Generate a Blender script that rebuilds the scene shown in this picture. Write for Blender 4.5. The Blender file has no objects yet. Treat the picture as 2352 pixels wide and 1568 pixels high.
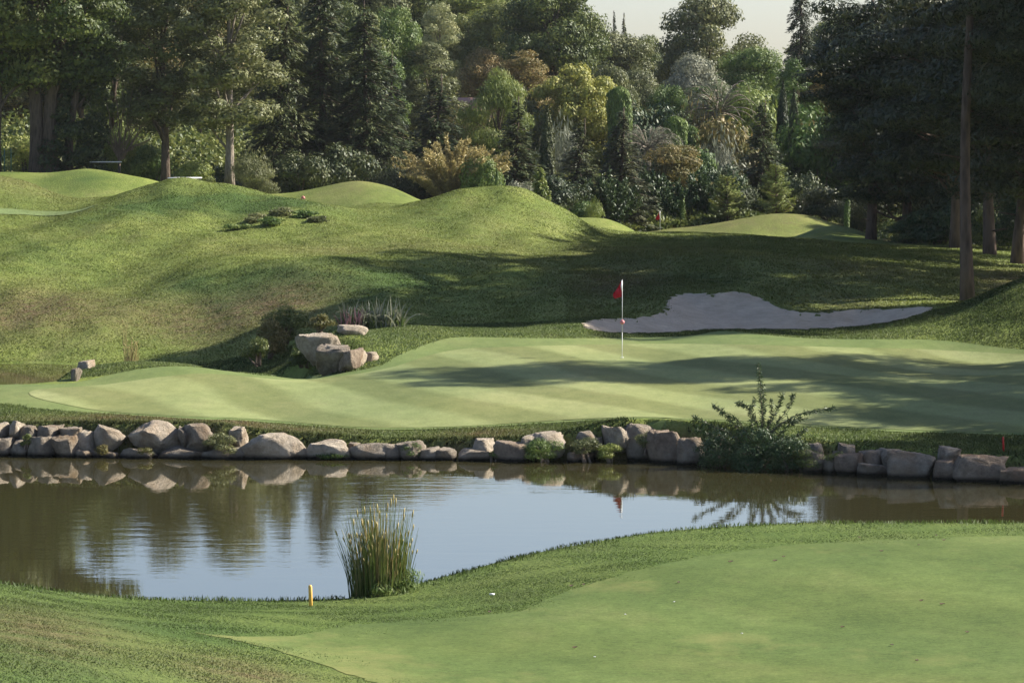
import bpy, math, random
import numpy as np
from mathutils import Vector, Matrix
from mathutils.geometry import delaunay_2d_cdt

rng = np.random.default_rng(7)
random.seed(7)
R = math.radians
scene = bpy.context.scene
COL = scene.collection

# ---------------------------------------------------------------- camera model
# measured from the photograph: focal length 120 mm, eye 7 m above the pond
F, CX, CY, Y0, HC = 7840.0, 1176.0, 784.0, 327.0, 7.0
TH = math.atan((CY - Y0) / F)
ST, CT = math.sin(TH), math.cos(TH)

def ray(px, py):
    a = (px - CX) / F; b = (CY - py) / F
    return a, CT + b * ST, -ST + b * CT          # X, Y, Z of the viewing direction

def PD(px, py, d):
    x, y, z = ray(px, py); t = d / y
    return x * t, d, HC + z * t

def PZ(px, py, z0):
    x, y, z = ray(px, py); t = (z0 - HC) / z
    return x * t, y * t, z0

cam_data = bpy.data.cameras.new('camera')
cam_data.sensor_width = 36.0
cam_data.lens = 36.0 * F / 2352.0
cam_data.clip_end = 5000
cam_data.clip_start = 0.5
cam = bpy.data.objects.new('camera', cam_data)
cam.location = (0, 0, HC)
cam.rotation_euler = (math.pi / 2 - TH, 0, 0)
COL.objects.link(cam)
scene.camera = cam

# ---------------------------------------------------------------- mesh helpers
def tag(o, label=None, cat=None, group=None, kind=None):
    if label: o['label'] = label
    if cat: o['category'] = cat
    if group: o['group'] = group
    if kind: o['kind'] = kind
    return o

def mesh_from(name, V, Fc, smooth=False):
    """V (n,3) array; Fc (m,k) array or list of such arrays."""
    me = bpy.data.meshes.new(name)
    V = np.asarray(V, dtype=np.float32)
    Fl = Fc if isinstance(Fc, list) else [Fc]
    Fl = [np.asarray(f, dtype=np.int32) for f in Fl if len(f)]
    me.vertices.add(len(V)); me.vertices.foreach_set('co', V.ravel())
    nl = sum(f.size for f in Fl); nf = sum(len(f) for f in Fl)
    me.loops.add(nl); me.polygons.add(nf)
    me.loops.foreach_set('vertex_index', np.concatenate([f.ravel() for f in Fl]))
    tot = np.concatenate([np.full(len(f), f.shape[1], dtype=np.int32) for f in Fl])
    st = np.concatenate([[0], np.cumsum(tot)[:-1]]).astype(np.int32)
    me.polygons.foreach_set('loop_start', st)
    me.polygons.foreach_set('loop_total', tot)
    if smooth: me.polygons.foreach_set('use_smooth', np.ones(nf, dtype=bool))
    me.update(calc_edges=True); me.validate()
    return me

def add(name, me, mats=(), parent=None, loc=None):
    o = bpy.data.objects.new(name, me)
    if me is not None and mats is not None:
        for m in (mats if isinstance(mats, (list, tuple)) else [mats]):
            if m and m.name not in [x.name for x in me.materials if x]: me.materials.append(m)
    COL.objects.link(o)
    if parent: o.parent = parent
    if loc is not None: o.location = loc
    return o

def empty(name, loc=(0, 0, 0), rz=0):
    o = bpy.data.objects.new(name, None); COL.objects.link(o)
    o.location = loc; o.rotation_euler = (0, 0, rz); o.empty_display_size = 0.3
    return o

class MB:
    def __init__(s): s.v = []; s.q = []; s.t = []; s.n = 0
    def put(s, V, Q=None, T=None):
        V = np.asarray(V, float)
        if Q is not None and len(Q): s.q.append(np.asarray(Q) + s.n)
        if T is not None and len(T): s.t.append(np.asarray(T) + s.n)
        s.v.append(V); s.n += len(V)
    def tube(s, pts, rad, k=7, cap=True):
        pts = np.asarray(pts, float); n = len(pts)
        rad = np.broadcast_to(np.asarray(rad, float), (n,))
        tan = np.gradient(pts, axis=0); tan /= np.linalg.norm(tan, axis=1)[:, None] + 1e-9
        ref = np.array([0, 0, 1.]) if abs(tan[:, 2]).mean() < 0.8 else np.array([1., 0, 0])
        a = np.cross(tan, ref); a /= np.linalg.norm(a, axis=1)[:, None] + 1e-9
        b = np.cross(tan, a)
        th = np.arange(k) * 2 * math.pi / k
        V = pts[:, None, :] + rad[:, None, None] * (np.cos(th)[None, :, None] * a[:, None, :] + np.sin(th)[None, :, None] * b[:, None, :])
        V = V.reshape(-1, 3)
        i = np.arange(n - 1)[:, None] * k; j = np.arange(k)[None, :]; j2 = (j + 1) % k
        Q = np.stack([i + j, i + j2, i + k + j2, i + k + j], -1).reshape(-1, 4)
        T = []
        if cap:
            V = np.vstack([V, pts[0], pts[-1]])
            c0, c1 = n * k, n * k + 1
            jj = np.arange(k); jk = (jj + 1) % k
            T = np.vstack([np.stack([np.full(k, c0), jk, jj], 1), np.stack([np.full(k, c1), (n - 1) * k + jj, (n - 1) * k + jk], 1)])
        s.put(V, Q, T if len(T) else None)
    def box(s, x0, x1, y0, y1, z0, z1):
        V = [(x, y, z) for z in (z0, z1) for y in (y0, y1) for x in (x0, x1)]
        s.put(V, [(0, 2, 3, 1), (4, 5, 7, 6), (0, 1, 5, 4), (2, 6, 7, 3), (0, 4, 6, 2), (1, 3, 7, 5)])
    def mesh(s, name, smooth=False):
        fl = []
        if s.q: fl.append(np.vstack(s.q))
        if s.t: fl.append(np.vstack(s.t))
        return mesh_from(name, np.vstack(s.v), fl, smooth)
    def build(s, name, mat, parent=None, smooth=False, loc=None):
        return add(name, s.mesh(name, smooth), mat, parent, loc)

# ---------------------------------------------------------------- materials
def new_mat(name):
    m = bpy.data.materials.new(name); m.use_nodes = True
    nt = m.node_tree; nt.nodes.clear()
    return m, nt, nt.nodes, nt.links

def nodes_noise(nt, vec, scale, detail=4, rough=0.6):
    n = nt.nodes.new('ShaderNodeTexNoise'); n.inputs['Scale'].default_value = scale
    n.inputs['Detail'].default_value = detail; n.inputs['Roughness'].default_value = rough
    if vec is not None: nt.links.new(vec, n.inputs['Vector'])
    return n.outputs['Fac']

def ramp(nt, fac, stops):
    r = nt.nodes.new('ShaderNodeValToRGB'); el = r.color_ramp.elements
    el[0].position = stops[0][0]; el[0].color = (*stops[0][1], 1)
    el[1].position = stops[-1][0]; el[1].color = (*stops[-1][1], 1)
    for p, c in stops[1:-1]:
        e = el.new(p); e.color = (*c, 1)
    nt.links.new(fac, r.inputs['Fac'])
    return r.outputs['Color']

def mix(nt, a, b, fac, mode='MIX'):
    m = nt.nodes.new('ShaderNodeMix'); m.data_type = 'RGBA'; m.blend_type = mode
    for v, k in ((fac, 0), (a, 6), (b, 7)):
        if isinstance(v, (int, float)): m.inputs[k].default_value = v
        elif isinstance(v, tuple): m.inputs[k].default_value = (*v, 1)
        else: nt.links.new(v, m.inputs[k])
    return m.outputs[2]

def math_n(nt, op, a, b=None, c=None):
    m = nt.nodes.new('ShaderNodeMath'); m.operation = op
    for i, v in enumerate((a, b, c)):
        if v is None: continue
        if isinstance(v, (int, float)): m.inputs[i].default_value = v
        else: nt.links.new(v, m.inputs[i])
    return m.outputs[0]

def mapping(nt, vec, scale=(1, 1, 1), rot=(0, 0, 0)):
    m = nt.nodes.new('ShaderNodeMapping')
    m.inputs['Scale'].default_value = scale; m.inputs['Rotation'].default_value = rot
    nt.links.new(vec, m.inputs['Vector'])
    return m.outputs[0]

def finish(nt, color, rough=0.8, spec=0.2, bump=None, bstr=0.5, bdist=0.02, trans=0.0, tcol=None):
    p = nt.nodes.new('ShaderNodeBsdfPrincipled')
    if isinstance(color, tuple): p.inputs['Base Color'].default_value = (*color, 1)
    else: nt.links.new(color, p.inputs['Base Color'])
    p.inputs['Roughness'].default_value = rough
    p.inputs['Specular IOR Level'].default_value = spec
    if bump is not None:
        b = nt.nodes.new('ShaderNodeBump'); b.inputs['Strength'].default_value = bstr
        b.inputs['Distance'].default_value = bdist
        nt.links.new(bump, b.inputs['Height']); nt.links.new(b.outputs[0], p.inputs['Normal'])
    out = nt.nodes.new('ShaderNodeOutputMaterial')
    if trans > 0:
        t = nt.nodes.new('ShaderNodeBsdfTranslucent')
        c = tcol if tcol is not None else color
        if isinstance(c, tuple): t.inputs['Color'].default_value = (*c, 1)
        else: nt.links.new(c, t.inputs['Color'])
        ms = nt.nodes.new('ShaderNodeMixShader'); ms.inputs[0].default_value = trans
        nt.links.new(p.outputs[0], ms.inputs[1]); nt.links.new(t.outputs[0], ms.inputs[2])
        nt.links.new(ms.outputs[0], out.inputs['Surface'])
    else:
        nt.links.new(p.outputs[0], out.inputs['Surface'])
    return p

def world_pos(nt):
    return nt.nodes.new('ShaderNodeNewGeometry').outputs['Position']
def obj_pos(nt):
    return nt.nodes.new('ShaderNodeTexCoord').outputs['Object']

# ---------------------------------------------------------------- terrain control points
C = []
def vis(*pts):
    for px, py, d in pts:
        x, y, z = PD(px, py, d); C.append((px, d, z))
def visz(*pts):
    for px, py, z in pts:
        x, y, _ = PZ(px, py, z); C.append((CX + x / y * F, y, z))
def hid(*pts):
    for px, d, z in pts: C.append((px, d, z))

# near bank: fairway, rough mound at the left, shore
visz((-300,1568,2.7),(0,1568,2.5),(400,1568,1.95),(870,1568,1.3),(1300,1568,1.2),(1800,1568,1.2),(2352,1568,1.3),(2700,1568,1.4),
     (0,1480,2.25),(400,1480,1.5),(700,1480,1.08),(1200,1480,1.02),(1800,1480,1.0),(2352,1480,1.1),
     (0,1410,1.7),(300,1410,1.05),(600,1410,.8),(1200,1400,.85),(1800,1400,.9),(2352,1400,1.0),(1500,1310,.85),(2000,1300,.93),
     (-300,1320,1.3),(0,1345,1.05),(230,1375,.7),(500,1387,.45),(800,1383,.4),(960,1350,.4),(1200,1290,.5),(1500,1240,.6),(1850,1217,.65),(2352,1215,.7),(2700,1212,.7))
hid((0,20,3.1),(1176,20,2.3),(2352,20,2.4),(0,10,4.3),(2352,10,4.3),(1176,3,5.3))
# bank above the stone wall, and the big putting green
vis((-300,960,78),(0,965,77.6),(300,968,77),(500,975,76.4),(700,998,76.4),(1000,1008,76.2),(1200,1000,76.2),(1400,967,75.8),(1560,962,75.7),
    (1700,980,74.6),(1900,1012,73.5),(2100,1030,72.3),(2352,1040,71.3),(2700,1050,70.5),
    (3100,1060,69.5),(3100,985,75),(3100,895,83),(-300,930,81),(0,933,80.5),(300,950,79),(600,968,78.5),(900,983,78),(1100,985,77.5),(1300,975,77.5),(1580,963,77.5),(1900,983,76),(2352,985,75),
    (300,905,84),(70,905,83),(600,905,84.5),(1000,905,84),(1428,900,84),(1900,900,83.5),(2352,900,83),(2700,895,83),
    (600,862,88.5),(430,840,90),(0,885,86),(200,872,87.5),(850,848,91),(1000,805,95.5),(1400,785,99),(1700,765,101.5),(2000,778,100),(2352,803,97),
    (1428,823,93.8),(1900,830,92.5),(2352,850,90),(1200,762,100.5),(1000,757,100.5),(830,765,98.5),(900,750,102.5),(760,768,97),(300,832,91.5),(200,845,90.5))
# bunker and dark mound behind it
vis((1400,768,102),(1700,760,102.5),(2000,757,103),(2150,715,105),(1500,745,105.5),(1700,745,106),(1900,745,106),
    (1350,750,103.5),(1530,725,107.5),(1545,685,110),(1700,678,110.5),(1760,700,109.5),(1830,725,108),(2000,722,108),(2120,712,107),
    (1500,595,126),(1700,592,126),(1900,612,124),(2030,655,117),(1300,600,126),(1100,602,124),
    (1200,750,104.5),(1000,748,106),(1400,660,116),(1200,680,113),(1600,640,118),(1800,655,116),(1000,680,114),(800,700,112.5),(700,740,110),
    (600,780,107.5),(640,825,104.5),(500,820,107),(300,800,110),(100,825,109),(450,760,113),(300,740,115),(100,750,114),(-300,830,109),(-300,640,127),
    (780,600,120.5),(600,622,120.5),(450,642,120.5),(930,603,121),(780,650,116.5),(600,675,116),(300,640,127),(100,640,127),
    (780,582,129),(600,590,130),(1000,580,133),(1200,578,135),(400,560,138),(200,560,138),(0,560,138),
    (100,520,146),(300,500,147),(500,500,148),(700,510,147),(900,520,146),(1100,512,148),(1250,522,150),(1350,547,150))
# mounds on the skyline of the course
vis((450,413,157),(390,416,157),(520,418,157),(340,432,157),(600,436,156),(680,458,155),(740,475,154),(250,462,155),(190,478,153),(450,450,152.5),(560,465,151.5),(350,470,152),
    (0,492,154),(100,491,154),(0,405,166),(-120,400,166),(80,425,165),(150,455,164),(-300,490,155),(-300,420,168),
    (200,387,182),(100,398,182),(300,403,181),(340,412,180),(30,403,180),(200,430,175),
    (820,415,182),(740,430,182),(900,431,181),(965,460,180),(680,455,178),(820,478,171),
    (1130,433,159),(1050,441,158.5),(970,460,158),(1220,441,159),(1280,468,158.5),(1340,504,158),(1400,535,157),(1130,475,154),
    (1390,502,196),(1440,521,195),(1465,535,194),(1500,537,168),(1700,540,168),(1850,548,167),(2000,560,165),(2120,567,163),(1430,540,166),
    (1500,565,145),(1700,565,145),(1900,577,143),(2100,592,140),(2200,577,150),
    (1560,526,212),(1800,490,212),(1740,497,212),(1700,506,211),(1640,525,210),(1860,498,211),(1920,520,210),
    (1920,519,188),(1870,526,188),(1830,543,187),(1980,532,187),(2040,558,186),(2070,545,200),(2010,551,200),(2120,567,198),
    (2250,572,160),(2352,612,140),(2352,590,152),(2500,600,150),(2300,625,131),(2250,660,120),(2222,690,113),(2120,680,114),(2150,640,122),
    (2352,648,104),(2290,665,105),(2230,688,106),(2160,715,106),(2352,725,100.5),(2200,760,101),(2500,620,104),(2700,700,100),(2700,620,120))
hid((600,96,.1),(500,97,.1),(690,95,.3),(640,92,.5),(420,99,.1),(250,99,.1),(0,97,.1),(-300,97,.1),(0,108,.05),(-300,108,.05),
    (435,167,3.2),(690,165,2.5),(0,173,4.2),(150,170,4.0),(230,193,3.9),(820,191,3.4),(1130,168,2.9),(1300,167,2.0),
    (1390,204,1.6),(1390,186,1.4),(1500,180,1.4),(1700,180,1.4),(1516,196,.85),(1650,196,.9),(1800,223,1.6),(1920,198,1.1),(2352,112,1.9),(1800,200,1.0),
    (2070,210,1.2),(2250,175,1.8))
# wooded hill
hid((-300,205,5.6),(200,205,5.4),(600,205,4.4),(1100,205,3.0),(1500,232,1.6),(2000,230,1.6),(2400,200,2.0),(2800,190,2.0),
    (-300,260,9),(200,260,8.5),(600,260,7.5),(1200,260,6),(1600,260,4.2),(2000,260,4),(2400,260,5),(2800,260,5),
    (-300,330,17),(300,330,17),(700,330,16),(1000,330,15),(1200,330,12),(1500,330,9),(1800,330,8),(2200,330,9),(2800,330,12),
    (-300,450,30),(400,450,31),(900,450,29),(1200,450,21),(1600,450,11),(2000,450,11),(2400,450,14),(2800,450,16),
    (0,700,36),(1176,700,18),(2400,700,14),(1176,900,14),(0,900,32),(2400,900,14))
for d, z in ((3,5.3),(20,2.8),(40,1.5),(60,.8),(80,.8),(100,1.2),(130,2.2),(165,4.5),(200,5),(260,9),(330,17),(450,30),(900,40)):
    hid((-1300, d, z))
for d, z in ((3,5.3),(20,2.4),(40,1.3),(60,.7),(80,1.4),(100,1.8),(130,2.2),(165,2.5),(200,2.5),(260,6),(330,11),(450,14),(900,14)):
    hid((3600, d, z))

C = np.array(C)
KV = 0.38
def uv(px, d): return np.stack([px / 1000.0, F * np.log(np.maximum(d, 3.0)) * KV / 1000.0], -1)
CU = uv(C[:, 0], C[:, 1]); n = len(C); NC = n
def kern(r2): return 0.5 * r2 * np.log(r2 + 1e-12)
A = kern(((CU[:, None] - CU[None]) ** 2).sum(-1)); A[np.diag_indices(n)] = 2e-4
Pm = np.hstack([np.ones((n, 1)), CU])
M = np.block([[A, Pm], [Pm.T, np.zeros((3, 3))]])
SOL = np.linalg.solve(M, np.concatenate([C[:, 2], np.zeros(3)]))
def land(X, Y):
    X = np.asarray(X, float); Y = np.asarray(Y, float); sh = X.shape
    Yc = np.clip(Y.ravel(), 3, 900)
    px = np.clip(CX + X.ravel() / np.maximum(Yc, 25) * F, -1300, 3600)
    U = uv(px, Yc); out = np.empty(len(U))
    for i in range(0, len(U), 20000):
        u = U[i:i + 20000]
        K = kern(((u[:, None] - CU[None]) ** 2).sum(-1))
        out[i:i + 20000] = K @ SOL[:NC] + SOL[NC] + u @ SOL[NC + 1:]
    return out.reshape(sh)

def hit(px, py, dmin=25., dmax=300.):
    """first point of the land seen at a spot of the photograph"""
    d = np.exp(np.linspace(math.log(dmin), math.log(dmax), 700))
    x, y, z = ray(px, py); t = d / y
    g = HC + z * t - land(x * t, d)
    i = int(np.argmax(g < 0)) if (g < 0).any() else len(d) - 1
    i = max(i, 1)
    f = g[i - 1] / (g[i - 1] - g[i] + 1e-9); f = min(max(f, 0), 1)
    dd = d[i - 1] + f * (d[i] - d[i - 1]); t = dd / y
    return x * t, dd

def outline(pts, dmin=25., sub=3):
    P = np.array([p if len(p) == 2 else p[:2] for p in pts], float)
    n = len(P); out = []
    for i in range(n):                       # Catmull-Rom smoothing of the outline
        p0, p1, p2, p3 = P[i - 1], P[i], P[(i + 1) % n], P[(i + 2) % n]
        for s in range(sub):
            t = s / sub
            out.append(0.5 * ((2 * p1) + (-p0 + p2) * t + (2 * p0 - 5 * p1 + 4 * p2 - p3) * t * t + (-p0 + 3 * p1 - 3 * p2 + p3) * t ** 3))
    return np.array([hit(a, b, dmin) for a, b in out])

def sdist(X, Y, poly):
    """distance to polygon edge, positive inside"""
    X = np.asarray(X); sh = X.shape; x = X.ravel(); y = np.asarray(Y).ravel()
    res = np.full(x.shape, -1e9)
    bx0, by0 = poly.min(0) - 6; bx1, by1 = poly.max(0) + 6
    sel = np.nonzero((x > bx0) & (x < bx1) & (y > by0) & (y < by1))[0]
    if len(sel) == 0: return res.reshape(sh)
    xs, ys = x[sel], y[sel]; best = np.full(len(sel), 1e9); ins = np.zeros(len(sel), bool)
    for i in range(len(poly)):
        ax, ay = poly[i - 1]; bx, by = poly[i]
        dx, dy = bx - ax, by - ay; L = dx * dx + dy * dy + 1e-12
        t = np.clip(((xs - ax) * dx + (ys - ay) * dy) / L, 0, 1)
        best = np.minimum(best, (xs - ax - t * dx) ** 2 + (ys - ay - t * dy) ** 2)
        c = ((ay > ys) != (by > ys))
        with np.errstate(divide='ignore', invalid='ignore'):
            xi = ax + (ys - ay) * dx / (dy if abs(dy) > 1e-12 else 1e-12)
        ins ^= c & (xs < xi)
    res[sel] = np.sqrt(best) * np.where(ins, 1, -1)
    return res.reshape(sh)

def sstep(a, b, x):
    t = np.clip((x - a) / (b - a), 0, 1); return t * t * (3 - 2 * t)

# shoreline of the pond
WL = [(-900,1035),(-300,1040),(0,1047),(250,1052),(560,1055),(700,1055),(1000,1057),(1300,1062),(1500,1061),(1700,1076),(1900,1086),(2100,1099),(2352,1112),(2700,1130),(3500,1160)]
def wall_d(px): 
    y = np.interp(px, [p[0] for p in WL], [p[1] for p in WL]); return F * HC / (y - Y0) * 1.0
near_edge = [(3500,1212,.7),(2700,1212,.6),(2352,1215,.55),(1850,1217,.5),(1500,1240,.45),(1200,1290,.38),(960,1350,.32),(800,1383,.3),(500,1387,.35),(230,1375,.6),(0,1345,.95),(-300,1320,1.2),(-900,1290,1.2)]
pond = [((px - CX) / F * (wall_d(px) + .85), wall_d(px) + .85) for px in np.linspace(-900, 3450, 72)]
pond += [(PZ(a, b, c)[0], PZ(a, b, c)[1] + .15) for a, b, c in near_edge]
pond = np.array(pond)
pond2 = np.array([(-60,106),(PZ(-300,835,0)[0],108.5),(PZ(0,835,0)[0],108.2),(PZ(120,837,0)[0],107.8),(-13.3,104),(-11.6,101.5),(-9.5,101),(-7.6,99.5),(-6.0,97.5),(-5.6,95.8),(-6.6,94.2),(-8.5,93.8),(-10.4,94.2),(-11.8,95.2),((160-CX)/F*91,91),((125-CX)/F*88,87.6),((60-CX)/F*87,86.6),((0-CX)/F*86.6,86.3),(-20,86.2),(-60,87)])

BUNK = [(1341,752),(1355,742),(1400,738),(1480,734),(1522,723),(1535,711),(1532,700),(1545,684),(1580,676),(1640,679),(1690,676),(1740,689),(1775,704),(1800,716),(1850,723),(1900,724),(1960,718),(2050,714),(2120,711),(2140,716),(2110,728),(2050,742),(1960,755),(1850,761),(1750,761),(1650,762),(1560,767),(1480,770),(1400,768),(1355,761)]
bunk = outline(BUNK, 95, 6)
bunk = bunk + np.stack([.10*np.sin(np.arange(len(bunk))*2.1)+.07*np.sin(np.arange(len(bunk))*4.7+1), .16*np.sin(np.arange(len(bunk))*1.7+2)+.12*np.sin(np.arange(len(bunk))*3.9)],1)*.8

def height(X, Y):
    z = land(X, Y)
    t = sstep(0.0, 0.5, sdist(X, Y, pond)); z = z * (1 - t) + np.minimum(z, -0.9) * t
    t = sstep(-.2, 1.2, sdist(X, Y, pond2)); z = z * (1 - t) + np.minimum(z, -0.7) * t
    s = sdist(X, Y, bunk); z = z - 0.28 * sstep(0.0, 1.4, s) + 0.06 * sstep(-1.2, -.1, s) * (s < 0.05)
    # small unevenness of the rough
    z = z + 0.02 * np.sin(X * 1.7 + np.sin(Y * .9) * 1.3) * np.sin(Y * 1.1 + X * .4) * (np.asarray(Y) > 104)
    Xa = np.asarray(X); Ya = np.asarray(Y); mk = sstep(106, 114, Ya) * sstep(172, 160, Ya) * sstep(9, 2, Xa)
    z = z + mk * (.12 * np.sin(Xa * .78 + Ya * .22 + 1.3 * np.sin(Ya * .31)) + .035 * np.sin(Xa * 1.7 - Ya * .35 + 2 * np.sin(Xa * .4)) + .012 * np.sin(Xa * 3.9 + Ya * 1.1))
    return z
# ---------------------------------------------------------------- sheets (greens, fairway, sand, water)
GREEN = [(67,903),(90,896),(137,892),(240,885),(342,871),(411,863),(480,860),(582,868),(650,874),(720,873),(772,867),(840,857),(909,843),(977,820),(1046,805),(1114,800),(1285,795),(1546,791),(1786,795),(1957,800),(2100,803),(2352,815),(2600,822),(3000,826),(3130,850),(3180,910),(3100,975),(2900,1003),
         (2600,1003),(2352,996),(2120,990),(1920,981),(1854,976),(1700,968),(1577,963),(1456,960),(1285,967),(1080,980),(909,984),(772,980),(582,964),(411,958),(240,946),(137,928),(80,914)]
COLLAR = [(-300,884),(0,883),(68,884),(171,880),(274,857),(342,846),(411,842),(480,847),(582,861),(650,866),(740,862),(805,855),(874,840),(915,817),(960,799),(1011,782),(1062,775),(1182,777),(1285,778),(1456,777),(1577,773),(1649,765),(1717,766),(1820,776),(1940,780),(2128,781),(2231,790),(2352,804),(2600,811),(3000,815),(3160,842),(3215,910),(3130,983),(2920,1009),
          (2600,1008),(2352,1001),(2120,995),(1920,986),(1854,981),(1700,972),(1577,967),(1456,964),(1285,971),(1080,984),(909,988),(772,984),(582,969),(411,963),(240,952),(137,944),(68,938),(0,930),(-300,925)]
FAIR = [(451,1453),(539,1461),(679,1459),(799,1437),(940,1425),(1180,1405),(1270,1370),(1420,1322),(1600,1280),(1840,1250),(2100,1238),(2352,1230),(2700,1228),(3300,1226),(3300,1760),(1300,1800),(1000,1640),(859,1568),(799,1547),(659,1500),(540,1470)]
FARG = [(-300,478),(-100,482),(0,484),(110,483),(190,477),(225,472),(190,482),(120,490),(60,494),(0,496),(-150,496),(-300,498)]
green = outline(GREEN, 60); collar = outline(COLLAR, 60); fair = outline(FAIR, 22, 6)
fair = fair + np.stack([.04*np.sin(np.arange(len(fair))*2.3), .06*np.sin(np.arange(len(fair))*1.3+2)+.05*np.sin(np.arange(len(fair))*3.7)],1)
farg = outline(FARG, 100)

def sheet(name, poly, off, step, mat, label=None, zf=None):
    poly = np.asarray(poly)
    x0, y0 = poly.min(0); x1, y1 = poly.max(0)
    gx, gy = np.meshgrid(np.arange(x0, x1, step[0]), np.arange(y0, y1, step[1]))
    gx = gx.ravel(); gy = gy.ravel()
    ins = sdist(gx, gy, poly) > min(step) * .4
    pts = np.vstack([poly, np.stack([gx[ins], gy[ins]], 1)])
    nb = len(poly)
    res = delaunay_2d_cdt([Vector(p) for p in pts], [(i, (i + 1) % nb) for i in range(nb)], [list(range(nb))], 1, 1e-5)
    V = np.array([(v.x, v.y) for v in res[0]])
    T = np.array([f for f in res[2] if len(f) == 3])
    z = (height if zf is None else zf)(V[:, 0], V[:, 1]) + off
    me = mesh_from(name, np.column_stack([V, z]), T, True)
    o = add(name, me, mat)
    tag(o, kind='structure')
    return o

def grass_mat(name, c0, c1, c2, fine=14, stripes=None, patch=None, bump=0.4, bscale=30, dirt=False, bd=.02):
    m, nt, N, L = new_mat(name)
    pos = world_pos(nt)
    a = nodes_noise(nt, mapping(nt, pos, (1, .45, 1)), .42, 7, .68)
    b = nodes_noise(nt, pos, fine, 3, .7)
    c = ramp(nt, a, [(.3, c0), (.5, c1), (.72, c2)])
    k = ramp(nt, b, [(.25, (.62, .62, .62)), (.75, (1.35, 1.35, 1.35))])
    c = mix(nt, c, k, .6, 'MULTIPLY')
    b4 = nodes_noise(nt, mapping(nt, pos, (1, .7, 1)), fine * 3.2, 2, .8)
    c = mix(nt, c, ramp(nt, b4, [(.32, (.70,.74,.68)), (.68, (1.30,1.26,1.28))]), .75, 'MULTIPLY')
    b2 = nodes_noise(nt, mapping(nt, pos, (1, .5, 1)), 2.4, 5, .7)
    c = mix(nt, c, ramp(nt, b2, [(.3, (.80,.82,.78)), (.7, (1.16,1.14,1.14))]), .8, 'MULTIPLY')
    b3 = nodes_noise(nt, mapping(nt, pos, (1, .6, 1)), .16, 4, .6)
    c = mix(nt, c, ramp(nt, b3, [(.38, (.84,.88,.86)), (.62, (1.12,1.08,1.05))]), 1.0, 'MULTIPLY')
    if stripes:
        dx, dy, per, amt = stripes
        sep = N.new('ShaderNodeSeparateXYZ'); L.new(pos, sep.inputs[0])
        w = nodes_noise(nt, pos, .09, 1, .5)
        s = math_n(nt, 'ADD', math_n(nt, 'MULTIPLY', sep.outputs[0], dx), math_n(nt, 'MULTIPLY', sep.outputs[1], dy))
        s = math_n(nt, 'ADD', s, math_n(nt, 'MULTIPLY', w, 3.0))
        s = math_n(nt, 'SINE', math_n(nt, 'MULTIPLY', s, 2 * math.pi / per))
        s = math_n(nt, 'MULTIPLY_ADD', s, 1.3, .5)
        cl = N.new('ShaderNodeClamp'); L.new(s, cl.inputs[0])
        sc = ramp(nt, cl.outputs[0], [(0, (1 - amt,) * 3), (1, (1 + amt, 1 + amt, 1 + amt * 1.6))])
        c = mix(nt, c, sc, 1.0, 'MULTIPLY')
    if patch:
        col, sc_, lo, hi = patch
        p = nodes_noise(nt, mapping(nt, pos, (1, .5, 1)), sc_, 5, .7)
        pf = ramp(nt, p, [(lo, (0, 0, 0)), (hi, (1, 1, 1))])
        c = mix(nt, c, col, pf)
    if dirt:
        lu = N.new('ShaderNodeAttribute'); lu.attribute_name = 'lush_shade'
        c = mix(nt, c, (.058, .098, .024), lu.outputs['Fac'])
        at = N.new('ShaderNodeAttribute'); at.attribute_name = 'dirt'
        dn = nodes_noise(nt, pos, 2.2, 6, .75)
        df = math_n(nt, 'MULTIPLY', at.outputs['Fac'], math_n(nt, 'MULTIPLY_ADD', dn, 2.6, -.55))
        cl = N.new('ShaderNodeClamp'); L.new(df, cl.inputs[0])
        dc = ramp(nt, nodes_noise(nt, pos, 9, 3, .7), [(.3, (.085, .058, .032)), (.7, (.19, .135, .078))])
        c = mix(nt, c, dc, cl.outputs[0])
    h = nodes_noise(nt, pos, bscale, 3, .7)
    finish(nt, c, .9, .08, h, bump, bd)
    return m

M = {}
M['green'] = grass_mat('putting turf', (.155,.180,.066), (.175,.196,.076), (.192,.202,.088), fine=20, stripes=(.88, .47, 3.6, .17), bump=.1, bscale=40)
M['collar'] = grass_mat('collar turf', (.112,.150,.050), (.130,.166,.058), (.152,.174,.068), fine=18, bump=.2, bscale=40)
M['fair'] = grass_mat('fairway turf', (.072,.106,.029), (.096,.131,.037), (.132,.153,.052), fine=9, stripes=(.8, .6, 5.5, .05), patch=((.19,.185,.065), .35, .56, .8), bump=.3, bscale=30)
M['farg'] = grass_mat('far turf', (.14,.18,.07), (.16,.20,.08), (.18,.2,.09), fine=6)
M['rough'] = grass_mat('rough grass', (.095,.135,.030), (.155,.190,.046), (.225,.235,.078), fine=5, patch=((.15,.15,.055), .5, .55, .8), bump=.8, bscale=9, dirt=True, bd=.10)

# sand
m, nt, N, L = new_mat('bunker sand'); pos = world_pos(nt)
c = ramp(nt, nodes_noise(nt, mapping(nt, pos, (1, 1, 1)), 1.6, 6, .7), [(.3, (.55,.44,.32)), (.7, (.70,.585,.44))])
rk = nodes_noise(nt, mapping(nt, pos, (1.2, 9, 1), (0, 0, .25)), 2.0, 4, .6)
c = mix(nt, c, ramp(nt, rk, [(.3, (.86,.86,.86)), (.7, (1.08,1.08,1.08))]), 1.0, 'MULTIPLY')
finish(nt, c, .95, .05, math_n(nt, 'ADD', rk, nodes_noise(nt, pos, 4, 5, .75)), 1.0, .14); M['sand'] = m

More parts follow.
